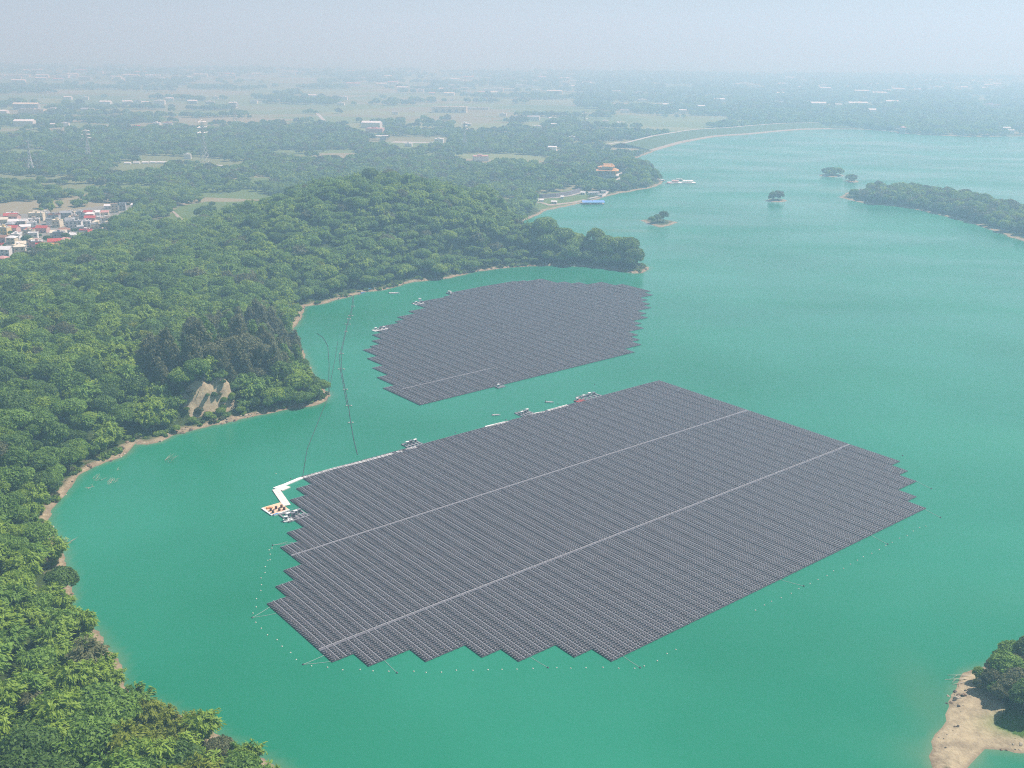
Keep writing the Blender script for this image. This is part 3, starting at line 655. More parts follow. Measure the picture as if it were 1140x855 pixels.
g2 = fbm(a / 11 + 50, b / 11, 3); m = (d > 1.2) & (g2 + rng.uniform(-.12, .12, len(a)) > .54) & ~((a > 60) & (b < 345)) & (rng.random(len(a)) < .55); nn = int(m.sum())
scatter('bank_scrub', 'low scrub spilling over the banks', np.column_stack([a, b, z - .1])[m], rng.uniform(.5, 1.5, nn), rng.uniform(0, 6.28, nn), rng.choice(6, nn), [scrub_mesh(t) for t in ('mid', 'bright', 'dark', 'mid', 'grey', 'bright')])
# ---- the long wooded island at the right
a, b = jitter_grid(250, 800, 1000, 1500, 8.0); d = sdf(a, b); z = hgt(a, b, d); p_, q_, _ = to_px(np.column_stack([a, b, z])); m = (d > 5.5) & (p_ > 966) & (p_ < 1260)
m &= ~((p_ > 1120) & (q_ > 252) & (d < 14)); nn = int(m.sum()); kk = [('broad', i, t) for i in range(5) for t in ('mid', 'grey', 'bright')]
scatter('island_woods', 'dense grove covering the long island at the far right', np.column_stack([a, b, z - .3])[m], rng.uniform(.75, 1.35, nn), rng.uniform(0, 6.28, nn), rng.choice(len(kk), nn), [crown_mesh(*k) for k in kk])

def lone(x, y, kd, tn, s_, label, group=None, z=None, k=0):
    c = at(x, y, 1.0 if z is None else z); zz = float(hgt(np.array([c[0]]), np.array([c[1]]))[0]); zz = max(zz, .2)
    r = empty(KN[kd][1], (c[0], c[1], zz - .2), rng.uniform(0, 6)); r.scale = (s_, s_, s_ * .95)
    link('crown' if kd != 'bamboo' else 'foliage', crown_mesh(kd, k % len(PROTO[kd]), tn), r); link('trunk' if kd != 'bamboo' else 'culms', PROTO[kd][k % len(PROTO[kd])][1], r)
    tag(r, label, 'tree', group); return r
G1 = 'trees on the small islets'
lone(866, 222.6, 'broad', 'grey', 1.3, 'grey-green tree at the right of the bare-rimmed islet in open water', G1, k=1); lone(860.5, 222.9, 'broad', 'dark', 1.0, 'lower dark tree at the left of the bare-rimmed islet in open water', G1, k=2)
lone(923, 194.8, 'spread', 'dark', 1.2, 'left tree on the flat islet above the long wooded island', G1, k=1); lone(929, 194.6, 'broad', 'mid', 1.0, 'right tree on the flat islet above the long wooded island', G1, k=3)
lone(948, 202.2, 'spread', 'dark', .9, 'lone bush on the smallest islet beside the long wooded island', G1, k=2)
lone(738.5, 247.5, 'broad', 'dark', 1.15, 'tallest dark tree on the islet off the wooded point', G1, k=0); lone(732, 248, 'spread', 'dark', .95, 'low middle bush on the islet off the wooded point', G1, k=1); lone(726, 248.2, 'spread', 'mid', .8, 'low left bush on the islet off the wooded point', G1, k=2)
for x, y, s_, l in ((228, 238, 1.5, 'large dark tree cluster in the middle of the pale hill clearing'), (222, 239.5, 1.2, 'dark tree at the left of the hill clearing cluster'), (234, 235.5, 1.3, 'dark tree at the right of the hill clearing cluster'),
                    (254, 231, .55, 'small lone tree on the right half of the hill clearing'), (236, 223, .7, 'small tree at the top edge of the hill clearing'), (261, 223.5, .55, 'small tree at the top right corner of the hill clearing')):
    lone(x, y, 'broad', 'dark', s_, l, 'trees standing in the hill clearing', z=12, k=int(x) % 5)


# ------------------------------------------------------------------ embankment dam
def ground_z(x, y): return float(hgt(np.array([x]), np.array([y]))[0])
M_GRASS = simple('slope_grass', (.075, .125, .05), .95, .25, .05, 0, .1); M_STONE = simple('pale_stone', (.34, .29, .23), .9, .2, .3, 0, .2); M_ROADC = simple('pale_concrete', (.44, .42, .38), .9, .15, .2, 0, .2)
def sweep(name, line, prof, mat, parent):
    P = np.array(line); K = len(P); T = np.gradient(P, axis=0); T /= np.linalg.norm(T, axis=1)[:, None]; Nn = np.stack([-T[:, 1], T[:, 0]], 1)
    m = MB(); v = []; f = []; n = len(prof)
    for i in range(K):
        for d, z in prof: v.append((*(P[i] + Nn[i] * d), z))
    for i in range(K - 1):
        for k in range(n - 1): f.append((i * n + k, (i + 1) * n + k, (i + 1) * n + k + 1, i * n + k + 1))
    m.add(v, f); return m.build(name, mat, parent)
def resample(L, n):
    L = np.array(L); s_ = np.r_[0, np.cumsum(np.linalg.norm(np.diff(L, axis=0), axis=1))]; t = np.linspace(0, s_[-1], n)
    return np.stack([np.interp(t, s_, L[:, 0]), np.interp(t, s_, L[:, 1])], 1)
dl = resample(DAM, 60)
for _ in range(3): dl[1:-1] = (dl[:-2] + 2 * dl[1:-1] + dl[2:]) / 4
dam = empty('embankment_dam', (*dl[30], 0)); tag(dam, 'long grassy embankment dam curving along the far shore', 'dam')
def local(o): 
    for c in o.children_recursive: c.location = (-o.location[0], -o.location[1], 0)
sweep('grass_slope', dl, [(5, .6), (10, 1.8), (62, 11.5), (63.5, 11.6)], M_GRASS, dam); sweep('stone_toe', dl, [(-2, -.8), (2, .9), (5, 1.2), (10, 1.9)], M_STONE, dam)
sweep('crest_road', dl, [(61.8, 11.75), (63, 11.9), (70, 11.9), (71, 11.6)], M_ROADC, dam); sweep('outer_slope', dl, [(71, 11.65), (74, 11.0), (100, 2.5)], M_GRASS, dam); local(dam)

# ------------------------------------------------------------------ buildings
WALLC = {'white': (.74, .73, .70), 'cream': (.72, .64, .47), 'grey': (.42, .43, .44), 'pink': (.62, .40, .36), 'yellow': (.72, .56, .26), 'tan': (.50, .42, .33)}
ROOFC = {'red': (.48, .07, .06), 'white': (.78, .78, .77), 'grey': (.34, .36, .38), 'orange': (.64, .34, .13), 'blue': (.12, .26, .55), 'tan': (.46, .38, .30), 'cream': (.72, .66, .52), 'pink': (.58, .30, .28), 'rust': (.33, .17, .11)}
WM = {k: simple(k + '_wall', v, .85, .08, .6) for k, v in WALLC.items()}; RM = {k: simple(k + '_roof', v, .6, .10, .5) for k, v in ROOFC.items()}
M_WIN = simple('dark_window', (.05, .06, .07), .25, .1, 1); M_DOOR = simple('door_paint', (.22, .16, .12), .6, .1, 1)
def house(x, y, z, L, W, h, wall, roof, style, rz, windows=True, name='house', ):
    r = empty(name, (x, y, z - .3), rz); h += .3
    m = MB(); m.box(-L / 2, L / 2, -W / 2, W / 2, 0, h)
    if style == 'gable':
        rh = W * .24; m.add([(-L / 2, -W / 2, h), (-L / 2, W / 2, h), (-L / 2, 0, h + rh), (L / 2, -W / 2, h), (L / 2, W / 2, h), (L / 2, 0, h + rh)], [(0, 1, 2), (3, 5, 4)])
    m.build('wall', WM[wall], r); m = MB(); e = .5
    if style == 'gable':
        for sgn in (-1, 1):
            m.add([(-L / 2 - e, sgn * (W / 2 + e), h - e * .48 + .03), (L / 2 + e, sgn * (W / 2 + e), h - e * .48 + .03), (L / 2 + e, 0, h + rh + .03), (-L / 2 - e, 0, h + rh + .03),
                   (-L / 2 - e, sgn * (W / 2 + e), h - e * .48 + .2), (L / 2 + e, sgn * (W / 2 + e), h - e * .48 + .2), (L / 2 + e, 0, h + rh + .22), (-L / 2 - e, 0, h + rh + .22)],
                  [(0, 1, 2, 3), (4, 5, 6, 7), (0, 1, 5, 4), (1, 2, 6, 5), (0, 3, 7, 4)])
        m.build('roof', RM[roof], r)
    elif style == 'hip':
        rh = W * .26; a, b = L / 2 + e, W / 2 + e; q_ = max(L / 2 - W / 2, .5)
        m.add([(-a, -b, h + .02), (a, -b, h + .02), (a, b, h + .02), (-a, b, h + .02), (-q_, 0, h + rh), (q_, 0, h + rh)], [(0, 3, 2, 1), (0, 1, 5, 4), (1, 2, 5), (2, 3, 4, 5), (3, 0, 4)]); m.build('roof', RM[roof], r)
    else:
        m.box(-L / 2 - .15, L / 2 + .15, -W / 2 - .15, W / 2 + .15, h + .01, h + .25)
        for bx in ((-L / 2 - .15, L / 2 + .15, -W / 2 - .15, -W / 2 + .1), (-L / 2 - .15, L / 2 + .15, W / 2 - .1, W / 2 + .15), (-L / 2 - .15, -L / 2 + .1, -W / 2 + .1, W / 2 - .1), (L / 2 - .1, L / 2 + .15, -W / 2 + .1, W / 2 - .1)): m.box(*bx, h + .25, h + .95)
        rf = m.build('roof', RM[roof], r)
        if L > 9:
            m = MB(); m.box(-1.3, 1.3, -1.1, 1.1, h + .26, h + 2.5, 0, 0); m.box(-1.6, 1.6, -1.4, 1.4, h + 2.5, h + 2.65); m.build('stair_head', WM[wall], rf)
            m = MB(); m.lathe([(.55, 0), (.6, .1), (.6, 1.1), (.3, 1.35)], 10, (L * .3, 0, h + .7)); m.box(L * .3 - .5, L * .3 + .5, -.5, .5, h + .26, h + .7); m.build('water_tank', M_STEEL, rf)
    if windows:
        k = 0; n = max(2, int(L / 3.6))
        for fl in range(max(1, int(h / 3.1))):
            for j in range(n):
                xx = -L / 2 + L * (j + .5) / n; zz = 1.2 + fl * 3.1
                m = MB()
                if fl == 0 and j == 0: m.box(-.5, .5, -W / 2 - .05, -W / 2 + .05, .3, 2.5); d_ = m.build('door', M_DOOR, r); d_.location = (xx, 0, 0)
                else: m.box(-.75, .75, -W / 2 - .05, -W / 2 + .05, 0, 1.35); d_ = m.build('window', M_WIN, r); d_.location = (xx, 0, zz)
    return r
M_STEEL = simple('bright_steel', (.55, .56, .57), .35, .1, 2, .7)
V_FIX = [(12.5, 243.5, 17, 12, 5, 'pink', 'red', 'gable'), (21, 250, 24, 10, 5, 'white', 'white', 'gable'), (41.5, 244.5, 19, 12, 8, 'cream', 'cream', 'flat'), (15.5, 257, 13, 10, 5, 'pink', 'red', 'gable'), (5, 259.5, 14, 11, 7, 'yellow', 'cream', 'flat'),
         (48, 257.5, 15, 10, 5, 'pink', 'red', 'gable'), (28.5, 255, 13, 9, 4, 'white', 'white', 'gable'), (83, 255, 20, 12, 9, 'white', 'grey', 'flat'), (66, 263, 19, 11, 5, 'white', 'cream', 'gable'), (101, 246.5, 14, 10, 5, 'pink', 'red', 'gable'),
         (108, 263, 19, 12, 4.5, 'pink', 'red', 'gable'), (106, 240, 14, 9, 5, 'white', 'white', 'gable'), (128, 236, 10, 9, 10, 'cream', 'tan', 'flat'), (137, 233.5, 9, 9, 8, 'grey', 'grey', 'flat'), (151, 231, 11, 8, 4, 'white', 'white', 'gable'),
         (61, 278.5, 25, 12, 5, 'yellow', 'orange', 'gable'), (6, 283, 17, 12, 6, 'white', 'white', 'gable'), (84, 266, 13, 9, 5, 'white', 'white', 'gable'), (74, 241.5, 15, 9, 6, 'grey', 'grey', 'gable'), (90, 241.5, 11, 9, 6, 'white', 'grey', 'flat'),
         (121, 232, 11, 8, 4, 'white', 'white', 'gable'), (45, 278, 10, 9, 6, 'pink', 'red', 'flat'), (21, 279, 11, 9, 6, 'white', 'cream', 'flat'), (78.5, 249, 12, 9, 5, 'grey', 'grey', 'gable'), (80, 277, 12, 9, 5, 'cream', 'tan', 'gable'),
         (36, 253, 12, 9, 6, 'white', 'white', 'flat'), (95, 252, 15, 9, 6, 'white', 'white', 'flat'), (64.5, 251.5, 11, 10, 7, 'cream', 'cream', 'flat'), (125, 268, 14, 8, 3.5, 'white', 'white', 'gable'), (4, 294, 11, 9, 6, 'pink', 'pink', 'hip'),
         (33, 262, 12, 9, 6, 'cream', 'tan', 'flat'), (116, 239, 13, 8, 4, 'cream', 'pink', 'gable'), (112, 246, 10, 8, 5, 'white', 'white', 'flat'), (55, 249, 10, 8, 6, 'white', 'grey', 'flat'), (4, 248, 12, 9, 5, 'cream', 'cream', 'gable'), (90, 258, 9, 8, 6, 'grey', 'white', 'flat'),
         (98, 270, 12, 8, 4, 'white', 'grey', 'gable'), (143, 267.5, 13, 6, 3, 'white', 'white', 'gable'), (3, 268, 13, 9, 5, 'pink', 'rust', 'gable'), (19, 266, 12, 9, 6, 'white', 'white', 'flat'), (73, 271, 11, 8, 5, 'white', 'pink', 'hip')]
placed = []; vil = []
def vz(y): return 'at the far edge of the village' if y < 243 else ('in the middle of the village' if y < 262 else 'at the near edge of the village')
STY = {'gable': 'gabled', 'flat': 'flat-roofed', 'hip': 'hip-roofed'}
def vput(x, y, L, W, h, wl, rf, st, rz):
    c = at(x, y, 4.0); z = ground_z(*c); o = house(c[0], c[1], z, L, W, h, wl, rf, st, rz); placed.append((c[0], c[1], max(L, W) / 2))
    tag(o, None, 'house', 'houses of the village'); tall = 'tall ' if h >= 8 else ('long ' if L >= 19 else '')
    rc = f'with {rf} roof' if st != 'flat' else 'with flat roof'
    vil.append((o, f'{tall}{wl} house {rc} {vz(y)}', x, y))
for x, y, L, W, h, wl, rf, st in V_FIX: vput(x, y, L * .82, W * .82, h, wl, rf, st, R(rng.choice([8, 14, 22, -6, 12])) + (math.pi / 2 if (L < 13 and rng.random() < .3) else 0))
tries = 0
while len(placed) < 86 and tries < 4000:
    tries += 1
    if len(placed) == 41:
        for tx, ty, tr in ((31, 271, 6), (53, 270, 5), (74, 268, 5), (58, 271, 4), (83, 259, 3), (116, 255, 5)): placed.append((*at(tx, ty, 4), tr))
    x, y = rng.uniform(-8, 140), rng.uniform(238, 286); c = at(x, y, 4.0)
    if not poly_px_mask(np.array([c[0]]), np.array([c[1]]), VILLAGE)[0]: continue
    L, W = rng.uniform(8, 13), rng.uniform(6.5, 9)
    if any(math.hypot(c[0] - a, c[1] - b) < r_ + L / 2 + .8 for a, b, r_ in placed): continue
    vput(x, y, L, W, rng.choice([3.4, 4.5, 6.4, 7]), rng.choice(['white', 'white', 'cream', 'grey', 'pink', 'tan']), rng.choice(['white', 'grey', 'cream', 'tan', 'red', 'rust', 'white']), rng.choice(['gable', 'flat', 'flat', 'hip']), R(rng.choice([8, 14, 22, -6])))
name_apart(vil)
vt = []
for x, y, s_ in ((31, 271, .95), (53, 270, .75), (74, 268, .8), (58, 271, .6), (12, 262, .5), (19, 274, .55), (83, 259, .5), (116, 255, .7), (44, 265, .5), (97, 263, .5), (70, 248, .5), (35, 283, .6), (110, 251, .5), (3, 276, .5)):
    o = lone(x, y, 'broad', 'dark', s_, None, 'trees between the village houses', z=4.0, k=int(x) % 5); vt.append((o, ('dark round tree' if s_ > .7 else 'small dark tree') + ' between houses of the village', x, y))
name_apart(vt)
M_ROAD = simple('asphalt', (.16, .155, .15), .9, .15, .3)
def ribbon(name, pts, wd, mat, lift=.12, label=None):
    P = resample([at(*p, 4.0) for p in pts], max(8, len(pts) * 8)); T = np.gradient(P, axis=0); T /= np.linalg.norm(T, axis=1)[:, None]; Nn = np.stack([-T[:, 1], T[:, 0]], 1); m = MB(); v = []; f = []
    for i in range(len(P)):
        for s_ in (-1, 0, 1):
            q_ = P[i] + Nn[i] * wd / 2 * s_; v.append((q_[0], q_[1], ground_z(*q_) + lift))
    for i in range(len(P) - 1):
        for k in (0, 1): f.append((3 * i + k, 3 * i + k + 1, 3 * i + k + 4, 3 * i + k + 3))
    m.add(v, f); o = m.build(name, mat); tag(o, label, kind='structure'); return o
ribbon('village_road', [(-5, 288), (30, 282), (52, 271), (75, 258), (100, 250), (126, 243), (146, 236)], 5, M_ROAD, .15, 'narrow grey road through the village')
ribbon('farm_track', [(240, 182.8), (252, 184.5), (266, 188)], 9, M_ROADC, .2, 'pale farm track between the fields'); ribbon('gravel_track', [(614, 168), (640, 163.5), (668, 161.5), (690, 157.5)], 9, M_ROADC, .2, 'pale gravel track below the dam')
ribbon('farm_road', [(352, 125), (358, 131), (361, 134)], 9, M_ROADC, .25, 'straight pale farm road on the plain')
ribbon('footpath', [(196, 240), (205, 247), (190, 233), (206, 226)], 3, M_STONE, .3, 'bare footpath beside the hill clearing')
ribbon('beach_road', [(596, 224.5), (612, 226.5), (640, 222.8), (652, 220)], 7, M_STONE, .2, 'pale track along the lakeside beach')
ribbon('stair_path', [(655, 219), (672, 215.5), (678, 210), (683, 205), (700, 199), (712, 197)], 5, M_ROADC, .5, 'pale path climbing from the beach'); ribbon('terrace_path', [(680, 201.5), (694, 198), (706, 195.5)], 4, M_ROADC, .6, 'upper pale path above the lakeside slope')

# ---- far buildings on the plain: each a small building with its own shape
FAR = [(118, 115.6, 34, 'white', 'white'), (142, 115.6, 30, 'white', 'white'), (154, 114, 22, 'white', 'grey'), (163, 115.6, 24, 'white', 'white'), (178, 115.8, 34, 'white', 'white'), (189, 112.4, 26, 'white', 'white'), (214.6, 115, 30, 'grey', 'white'), (234, 115.3, 28, 'grey', 'white'),
       (297, 109.4, 22, 'white', 'white'), (283, 115, 24, 'white', 'grey'), (28, 140, 44, 'white', 'white'), (60, 142, 14, 'white', 'white'), (67, 142, 12, 'cream', 'white'), (73, 141, 18, 'white', 'white'), (36.5, 126, 70, 'cream', 'tan'), (30, 121.6, 70, 'grey', 'cream'), (3, 126, 30, 'white', 'white'),
       (76, 110.7, 26, 'white', 'white'), (95.5, 110.9, 20, 'white', 'white'), (60, 123.5, 16, 'white', 'grey'), (98, 125, 34, 'grey', 'grey'), (21, 92, 60, 'white', 'white'), (81, 84.5, 60, 'white', 'white'), (139, 78.5, 90, 'white', 'white'), (175, 139.3, 17, 'white', 'white'), (187, 139.6, 20, 'white', 'pink'),
       (153, 143.5, 14, 'cream', 'red'), (209, 176, 12, 'white', 'white'), (489, 159.4, 18, 'white', 'white'), (535, 178.6, 26, 'white', 'pink'), (414, 142, 46, 'white', 'white'), (448, 99.5, 50, 'cream', 'white'), (418, 146.5, 40, 'pink', 'pink'), (455, 162.6, 14, 'white', 'white'), (503, 112, 14, 'white', 'white'),
       (567, 101, 44, 'white', 'white'), (596.5, 102, 34, 'white', 'white'), (617.5, 104.4, 64, 'cream', 'white'), (594, 133.4, 34, 'white', 'grey'), (598.6, 143.4, 20, 'white', 'white'), (615, 133.5, 18, 'white', 'white'), (616, 140.4, 16, 'white', 'white'), (674, 136.8, 16, 'cream', 'white'), (691, 139.6, 22, 'white', 'white'),
       (695.5, 125, 26, 'white', 'grey'), (637, 156, 13, 'white', 'white'), (615, 167.2, 16, 'white', 'white'), (686, 103, 40, 'white', 'white'), (653, 94.5, 50, 'white', 'white'), (640, 97, 40, 'white', 'white'), (908, 118.5, 66, 'white', 'white'), (954, 117.6, 70, 'white', 'white'), (967.6, 125.4, 38, 'white', 'white'),
       (992.6, 115, 46, 'white', 'white'), (933, 118.6, 24, 'white', 'white'), (866, 115.6, 40, 'white', 'grey'), (1114, 144.6, 16, 'white', 'white'), (1120, 145.3, 18, 'cream', 'white'), (1125, 148, 14, 'white', 'white'), (1100.5, 130.4, 18, 'white', 'white'), (1089, 121, 18, 'white', 'white'), (1103, 119.6, 60, 'pink', 'pink'),
       (632, 193.6, 12, 'white', 'white'), (626, 194.2, 12, 'white', 'grey'), (128, 223, 9, 'white', 'white'), (240, 110, 20, 'white', 'white'), (260, 118, 26, 'grey', 'white'), (520, 140, 20, 'grey', 'white'), (560, 129, 20, 'white', 'white'), (742, 118, 30, 'white', 'white'), (760, 126, 22, 'white', 'white'), (780, 121, 26, 'grey', 'white'), (800, 114, 40, 'white', 'white'), (715, 113, 34, 'white', 'white'),
       (440, 127, 18, 'white', 'grey'), (380, 117, 22, 'white', 'white'), (348, 108, 30, 'white', 'white'), (347, 110.5, 26, 'white', 'grey'), (302, 108, 20, 'white', 'white'), (384, 110.6, 20, 'white', 'white'), (425, 107, 24, 'white', 'white')]
for _ in range(16): FAR.append((rng.uniform(452, 560), rng.uniform(99.5, 106), rng.uniform(22, 50), 'white', rng.choice(['white', 'grey', 'pink', 'cream'])))
for _ in range(44): FAR.append((rng.uniform(-5, 330), rng.normal(85, 4) + 0, rng.uniform(40, 100), rng.choice(['white', 'white', 'cream', 'grey']), rng.choice(['white', 'white', 'grey', 'pink'])))
for _ in range(26): FAR.append((rng.uniform(330, 700), rng.normal(89, 4), rng.uniform(35, 80), 'white', rng.choice(['white', 'white', 'grey', 'pink'])))
for _ in range(62): FAR.append((rng.uniform(820, 1130), rng.normal(96, 4), rng.uniform(30, 72), rng.choice(['white', 'white', 'cream', 'grey']), rng.choice(['white', 'white', 'grey', 'pink'])))
fb = []; used = []
for x, y, L, wl, rf in FAR:
    tilt = (x - 570) * .0112
    if y < 72 + tilt: continue
    c = at(x, y, 4.0); L = float(L)
    if c[1] > 9500 or any(math.hypot(c[0] - a, c[1] - b) < (L + l2) * .55 for a, b, l2 in used) or float(sdf(np.array([c[0]]), np.array([c[1]]))[0]) < 8: continue
    used.append((c[0], c[1], L)); h = min(6 + L * .10, 13) * rng.uniform(.8, 1.3); W = min(L * .6, 24); z = ground_z(*c); rz = R(rng.choice([0, 6, -8, 12]))
    r = empty('farm_building' if L < 21 else 'factory_building', (c[0], c[1], z - .3), rz); m = MB(); m.box(-L / 2, L / 2, -W / 2, W / 2, 0, h); st = rng.random() < .6
    rh = W * .14
    if st: m.add([(-L / 2, -W / 2, h), (-L / 2, W / 2, h), (-L / 2, 0, h + rh), (L / 2, -W / 2, h), (L / 2, W / 2, h), (L / 2, 0, h + rh)], [(0, 1, 2), (3, 5, 4)])
    m.build('wall', WM[wl], r); m = MB()
    if st: 
        for sg in (-1, 1): m.add([(-L / 2 - .4, sg * (W / 2 + .4), h + .05), (L / 2 + .4, sg * (W / 2 + .4), h + .05), (L / 2 + .4, 0, h + rh + .3), (-L / 2 - .4, 0, h + rh + .3), (-L / 2 - .4, sg * (W / 2 + .4), h - .2), (L / 2 + .4, sg * (W / 2 + .4), h - .2)], [(0, 1, 2, 3), (0, 1, 5, 4)])
    else: m.box(-L / 2 - .2, L / 2 + .2, -W / 2 - .2, W / 2 + .2, h + .01, h + .5); m.box(-L * .2, L * .1, -W * .2, W * .2, h + .5, h + 2.5)
    m.build('roof', RM[rf], r)
    tag(r, None, 'building', 'pale buildings scattered over the hazy plain')
    side = 'left' if x < 330 else ('middle' if x < 700 else 'right'); band = 'near the horizon' if y < 108 + tilt else ('among far fields' if y < 150 else 'among nearer woods')
    fb.append((r, f'{"long" if L > 40 else "small"} {wl} building {band}, {side} of plain', x, y))
name_apart(fb)
# ---- woods of the plain, thinning into field belts
FT = ['mid', 'dark', 'mid', 'grey', 'bright']
FX, FY = [], []
for y0, y1, s in ((1300, 2100, 12.5), (2100, 3200, 16.5), (3200, 5000, 24), (5000, 8000, 42)):
    a, b = jitter_grid(-.56 * y1 - 100, .56 * y1 + 200, y0, y1, s); m = np.abs(a) < .54 * b + 120; FX.append(a[m]); FY.append(b[m])
FX = np.concatenate(FX); FY = np.concatenate(FY); d = sdf(FX, FY); z = hgt(FX, FY, d); p_, q_, _ = to_px(np.column_stack([FX, FY, z]))
belt = fbm(FX / 420 + 3, FY / 170, 4); fine = fbm(FX / 110, FY / 60, 3); v = belt * .65 + fine * .35
thr = np.where(q_ > 150, .40, np.where(q_ > 134, .46, np.where(q_ > 108, .60, .60))); thr = np.where((p_ > 640) & (q_ < 150), .52, thr); thr = np.where((p_ > 900) & (q_ > 118) & (q_ < 155), .41, thr)
m = (d > 5) & (v > thr) & (~in_any(FX, FY, OPEN_LAND) | (fbm(FX / 60 + 7, FY / 35, 3) > .62)) & ~in_any(FX, FY, [LAWN, CLEARING, BEACH], 8) & (dist_line(FX, FY, DAM) > 85)
m &= ((FX - at(675, 202)[0]) / 26) ** 2 + ((FY - at(675, 202)[1]) / 85) ** 2 > 1
m &= ~((np.abs(p_ - 695) < 18) & (np.abs(q_ - 200) < 5) & (rng.random(FX.shape) < .6))
m &= (FY > 1480) | (FX > 330) | (FX < -900) | ((FY > 1300) & False)
for a, b, L in used + [(*at(500.5, 126, 4), 75), (*at(532, 123, 4), 50), (*at(425, 157, 4), 26), (*at(460, 160, 4), 50), (*at(166, 184, 4), 46)]: m &= ((FX - a + .05 * L * a / b) / (L * .75 + 8)) ** 2 + ((FY - b + L * .9 + 10) / (L * 1.3 + 40)) ** 2 > 1
FX, FY, z, d = FX[m], FY[m], z[m], d[m]
fs = np.where(FY < 2100, rng.uniform(.75, 1.45, len(FX)), np.where(FY < 3200, rng.uniform(1.0, 1.8, len(FX)), np.where(FY < 5000, rng.uniform(1.2, 2.4, len(FX)), rng.uniform(1.6, 3.0, len(FX)))))
scatter('far_woods', 'hazy belts of trees across the far plain', np.column_stack([FX, FY, z - .5]), fs, rng.uniform(0, 6.28, len(FX)), rng.choice(len(FT) * 2, len(FX)), [far_crown(t) for t in FT * 2])
# ---- named large buildings
c = at(500.5, 125, 4); o = house(c[0], c[1], ground_z(*c), 104, 26, 17, 'cream', 'cream', 'flat', R(-4), False, 'factory_building'); tag(o, 'largest cream factory hall standing out on the middle of the plain', 'building')
for k in range(5): m = MB(); m.box(-42 + 20 * k, -34 + 20 * k, -13.2, -12.9, 3, 10); m.build('window', M_WIN, o)
c = at(532, 121.5, 4); o = house(c[0], c[1], ground_z(*c), 70, 18, 6, 'cream', 'white', 'flat', R(-4), False, 'factory_building'); tag(o, 'low cream annex stretching right of the largest factory hall', 'building')
c = at(425, 155.5, 4); r = empty('open_shed', (c[0], c[1], ground_z(*c)), R(4)); m = MB(); m.box(-14, 14, -7, 7, 8.5, 9.3); m.build('roof', RM['white'], r)
for sx in (-12, -4, 4, 12):
    for sy in (-6, 6): m = MB(); m.box(-.3, .3, -.3, .3, 0, 8.5); p = m.build('post', M_STEEL, r); p.location = (sx, sy, 0)
m = MB(); m.box(-3, 9, -4, 4, 0, 6); m.build('office', WM['grey'], r); tag(r, 'tall open shed with flat white roof beside the pale yard', 'shed')
m = MB(); c = at(460, 158, 4); m.prism([(-46, -14), (-10, -20), (52, -6), (20, 8), (-40, 16)], 0, .25); o = m.build('gravel_yard', M_ROADC, None, (c[0], c[1], ground_z(*c) + .1)); tag(o, 'pale gravel yard among woods', kind='structure')
# long greenhouse row and wall
c0, c1 = at(137, 182.6, 4), at(196, 182.4, 4); 
for k in range(7):
    t = (k + .5) / 7; c = c0 + (c1 - c0) * t; c[1] += 18 * math.sin(t * 3.0); ln = np.linalg.norm(c1 - c0) / 7 * .86; r = empty('greenhouse', (c[0], c[1], ground_z(*c)), R(3 * math.cos(t * 3)))
    m = MB(); n = 9; v = []; f = []
    for i in range(n):
        a = math.pi * i / (n - 1)
        for xx in (-ln / 2, ln / 2): v.append((xx, -3.4 * math.cos(a), 3.6 * math.sin(a) ** .7 if 0 < i < n - 1 else 0))
    for i in range(n - 1): f.append((2 * i, 2 * i + 1, 2 * i + 3, 2 * i + 2))
    f += [tuple(range(0, 2 * n, 2)), tuple(range(2 * n - 1, 0, -2))]; m.add(v, f); m.build('cover', M_WHITE, r)
    m = MB(); m.box(ln / 2, ln / 2 + .08, -.9, .9, 0, 2.1); m.build('door', M_DOOR, r)
    tag(r, f'white greenhouse, {ordinal(k + 1)} from the left in the thin row behind the village', 'greenhouse', 'greenhouses in a row behind the village')
# lakeside hall
c = at(676, 195.5, 12); z = ground_z(*c); r = empty('lakeside_hall', (c[0], c[1], z), R(-8)); tag(r, 'yellow temple-like hall with tiered orange roofs above the lake', 'hall')
m = MB(); m.box(-17, 17, -9, 9, 0, 2.0); m.build('terrace', WM['white'], r); m = MB(); m.box(-13, 13, -7, 7, 2, 8.5); b_ = m.build('wall', WM['yellow'], r)
for k in range(6): m = MB(); m.box(-1.1, 1.1, -7.06, -6.94, 2.8, 6.4); p = m.build('window', M_WIN, b_); p.location = (-10.5 + 4.2 * k, 0, 0)
for k in range(7): m = MB(); m.lathe([(.4, 2), (.34, 8.2)], 8, (-15 + 5 * k, -8.4, 0)); m.build('column', WM['white'], r)
def hiproof(a, b, q_, z0, rh):
    m = MB(); m.add([(-a, -b, z0 + .25), (a, -b, z0 + .25), (a, b, z0 + .25), (-a, b, z0 + .25), (-q_, 0, z0 + rh), (q_, 0, z0 + rh), (-a * .5, -b * .5, z0 + rh * .38), (a * .5, -b * .5, z0 + rh * .38)],
          [(0, 3, 2, 1), (0, 1, 7, 6), (6, 7, 5, 4), (1, 2, 5, 7), (2, 3, 4, 5), (3, 0, 6, 4)]); return m
hiproof(17, 10.5, 11, 8.5, 4).build('lower_roof', RM['orange'], r); m = MB(); m.box(-8, 8, -4.5, 4.5, 11, 14.5); m.build('upper_wall', WM['cream'], r); hiproof(10.5, 6.5, 7, 14.5, 4.4).build('upper_roof', RM['orange'], r)
c = at(668.5, 194, 10); o = house(c[0], c[1], ground_z(*c), 9, 8, 9, 'white', 'orange', 'hip', R(-8), True, 'pavilion'); tag(o, 'small white pavilion with orange hip roof beside the yellow hall', 'pavilion')
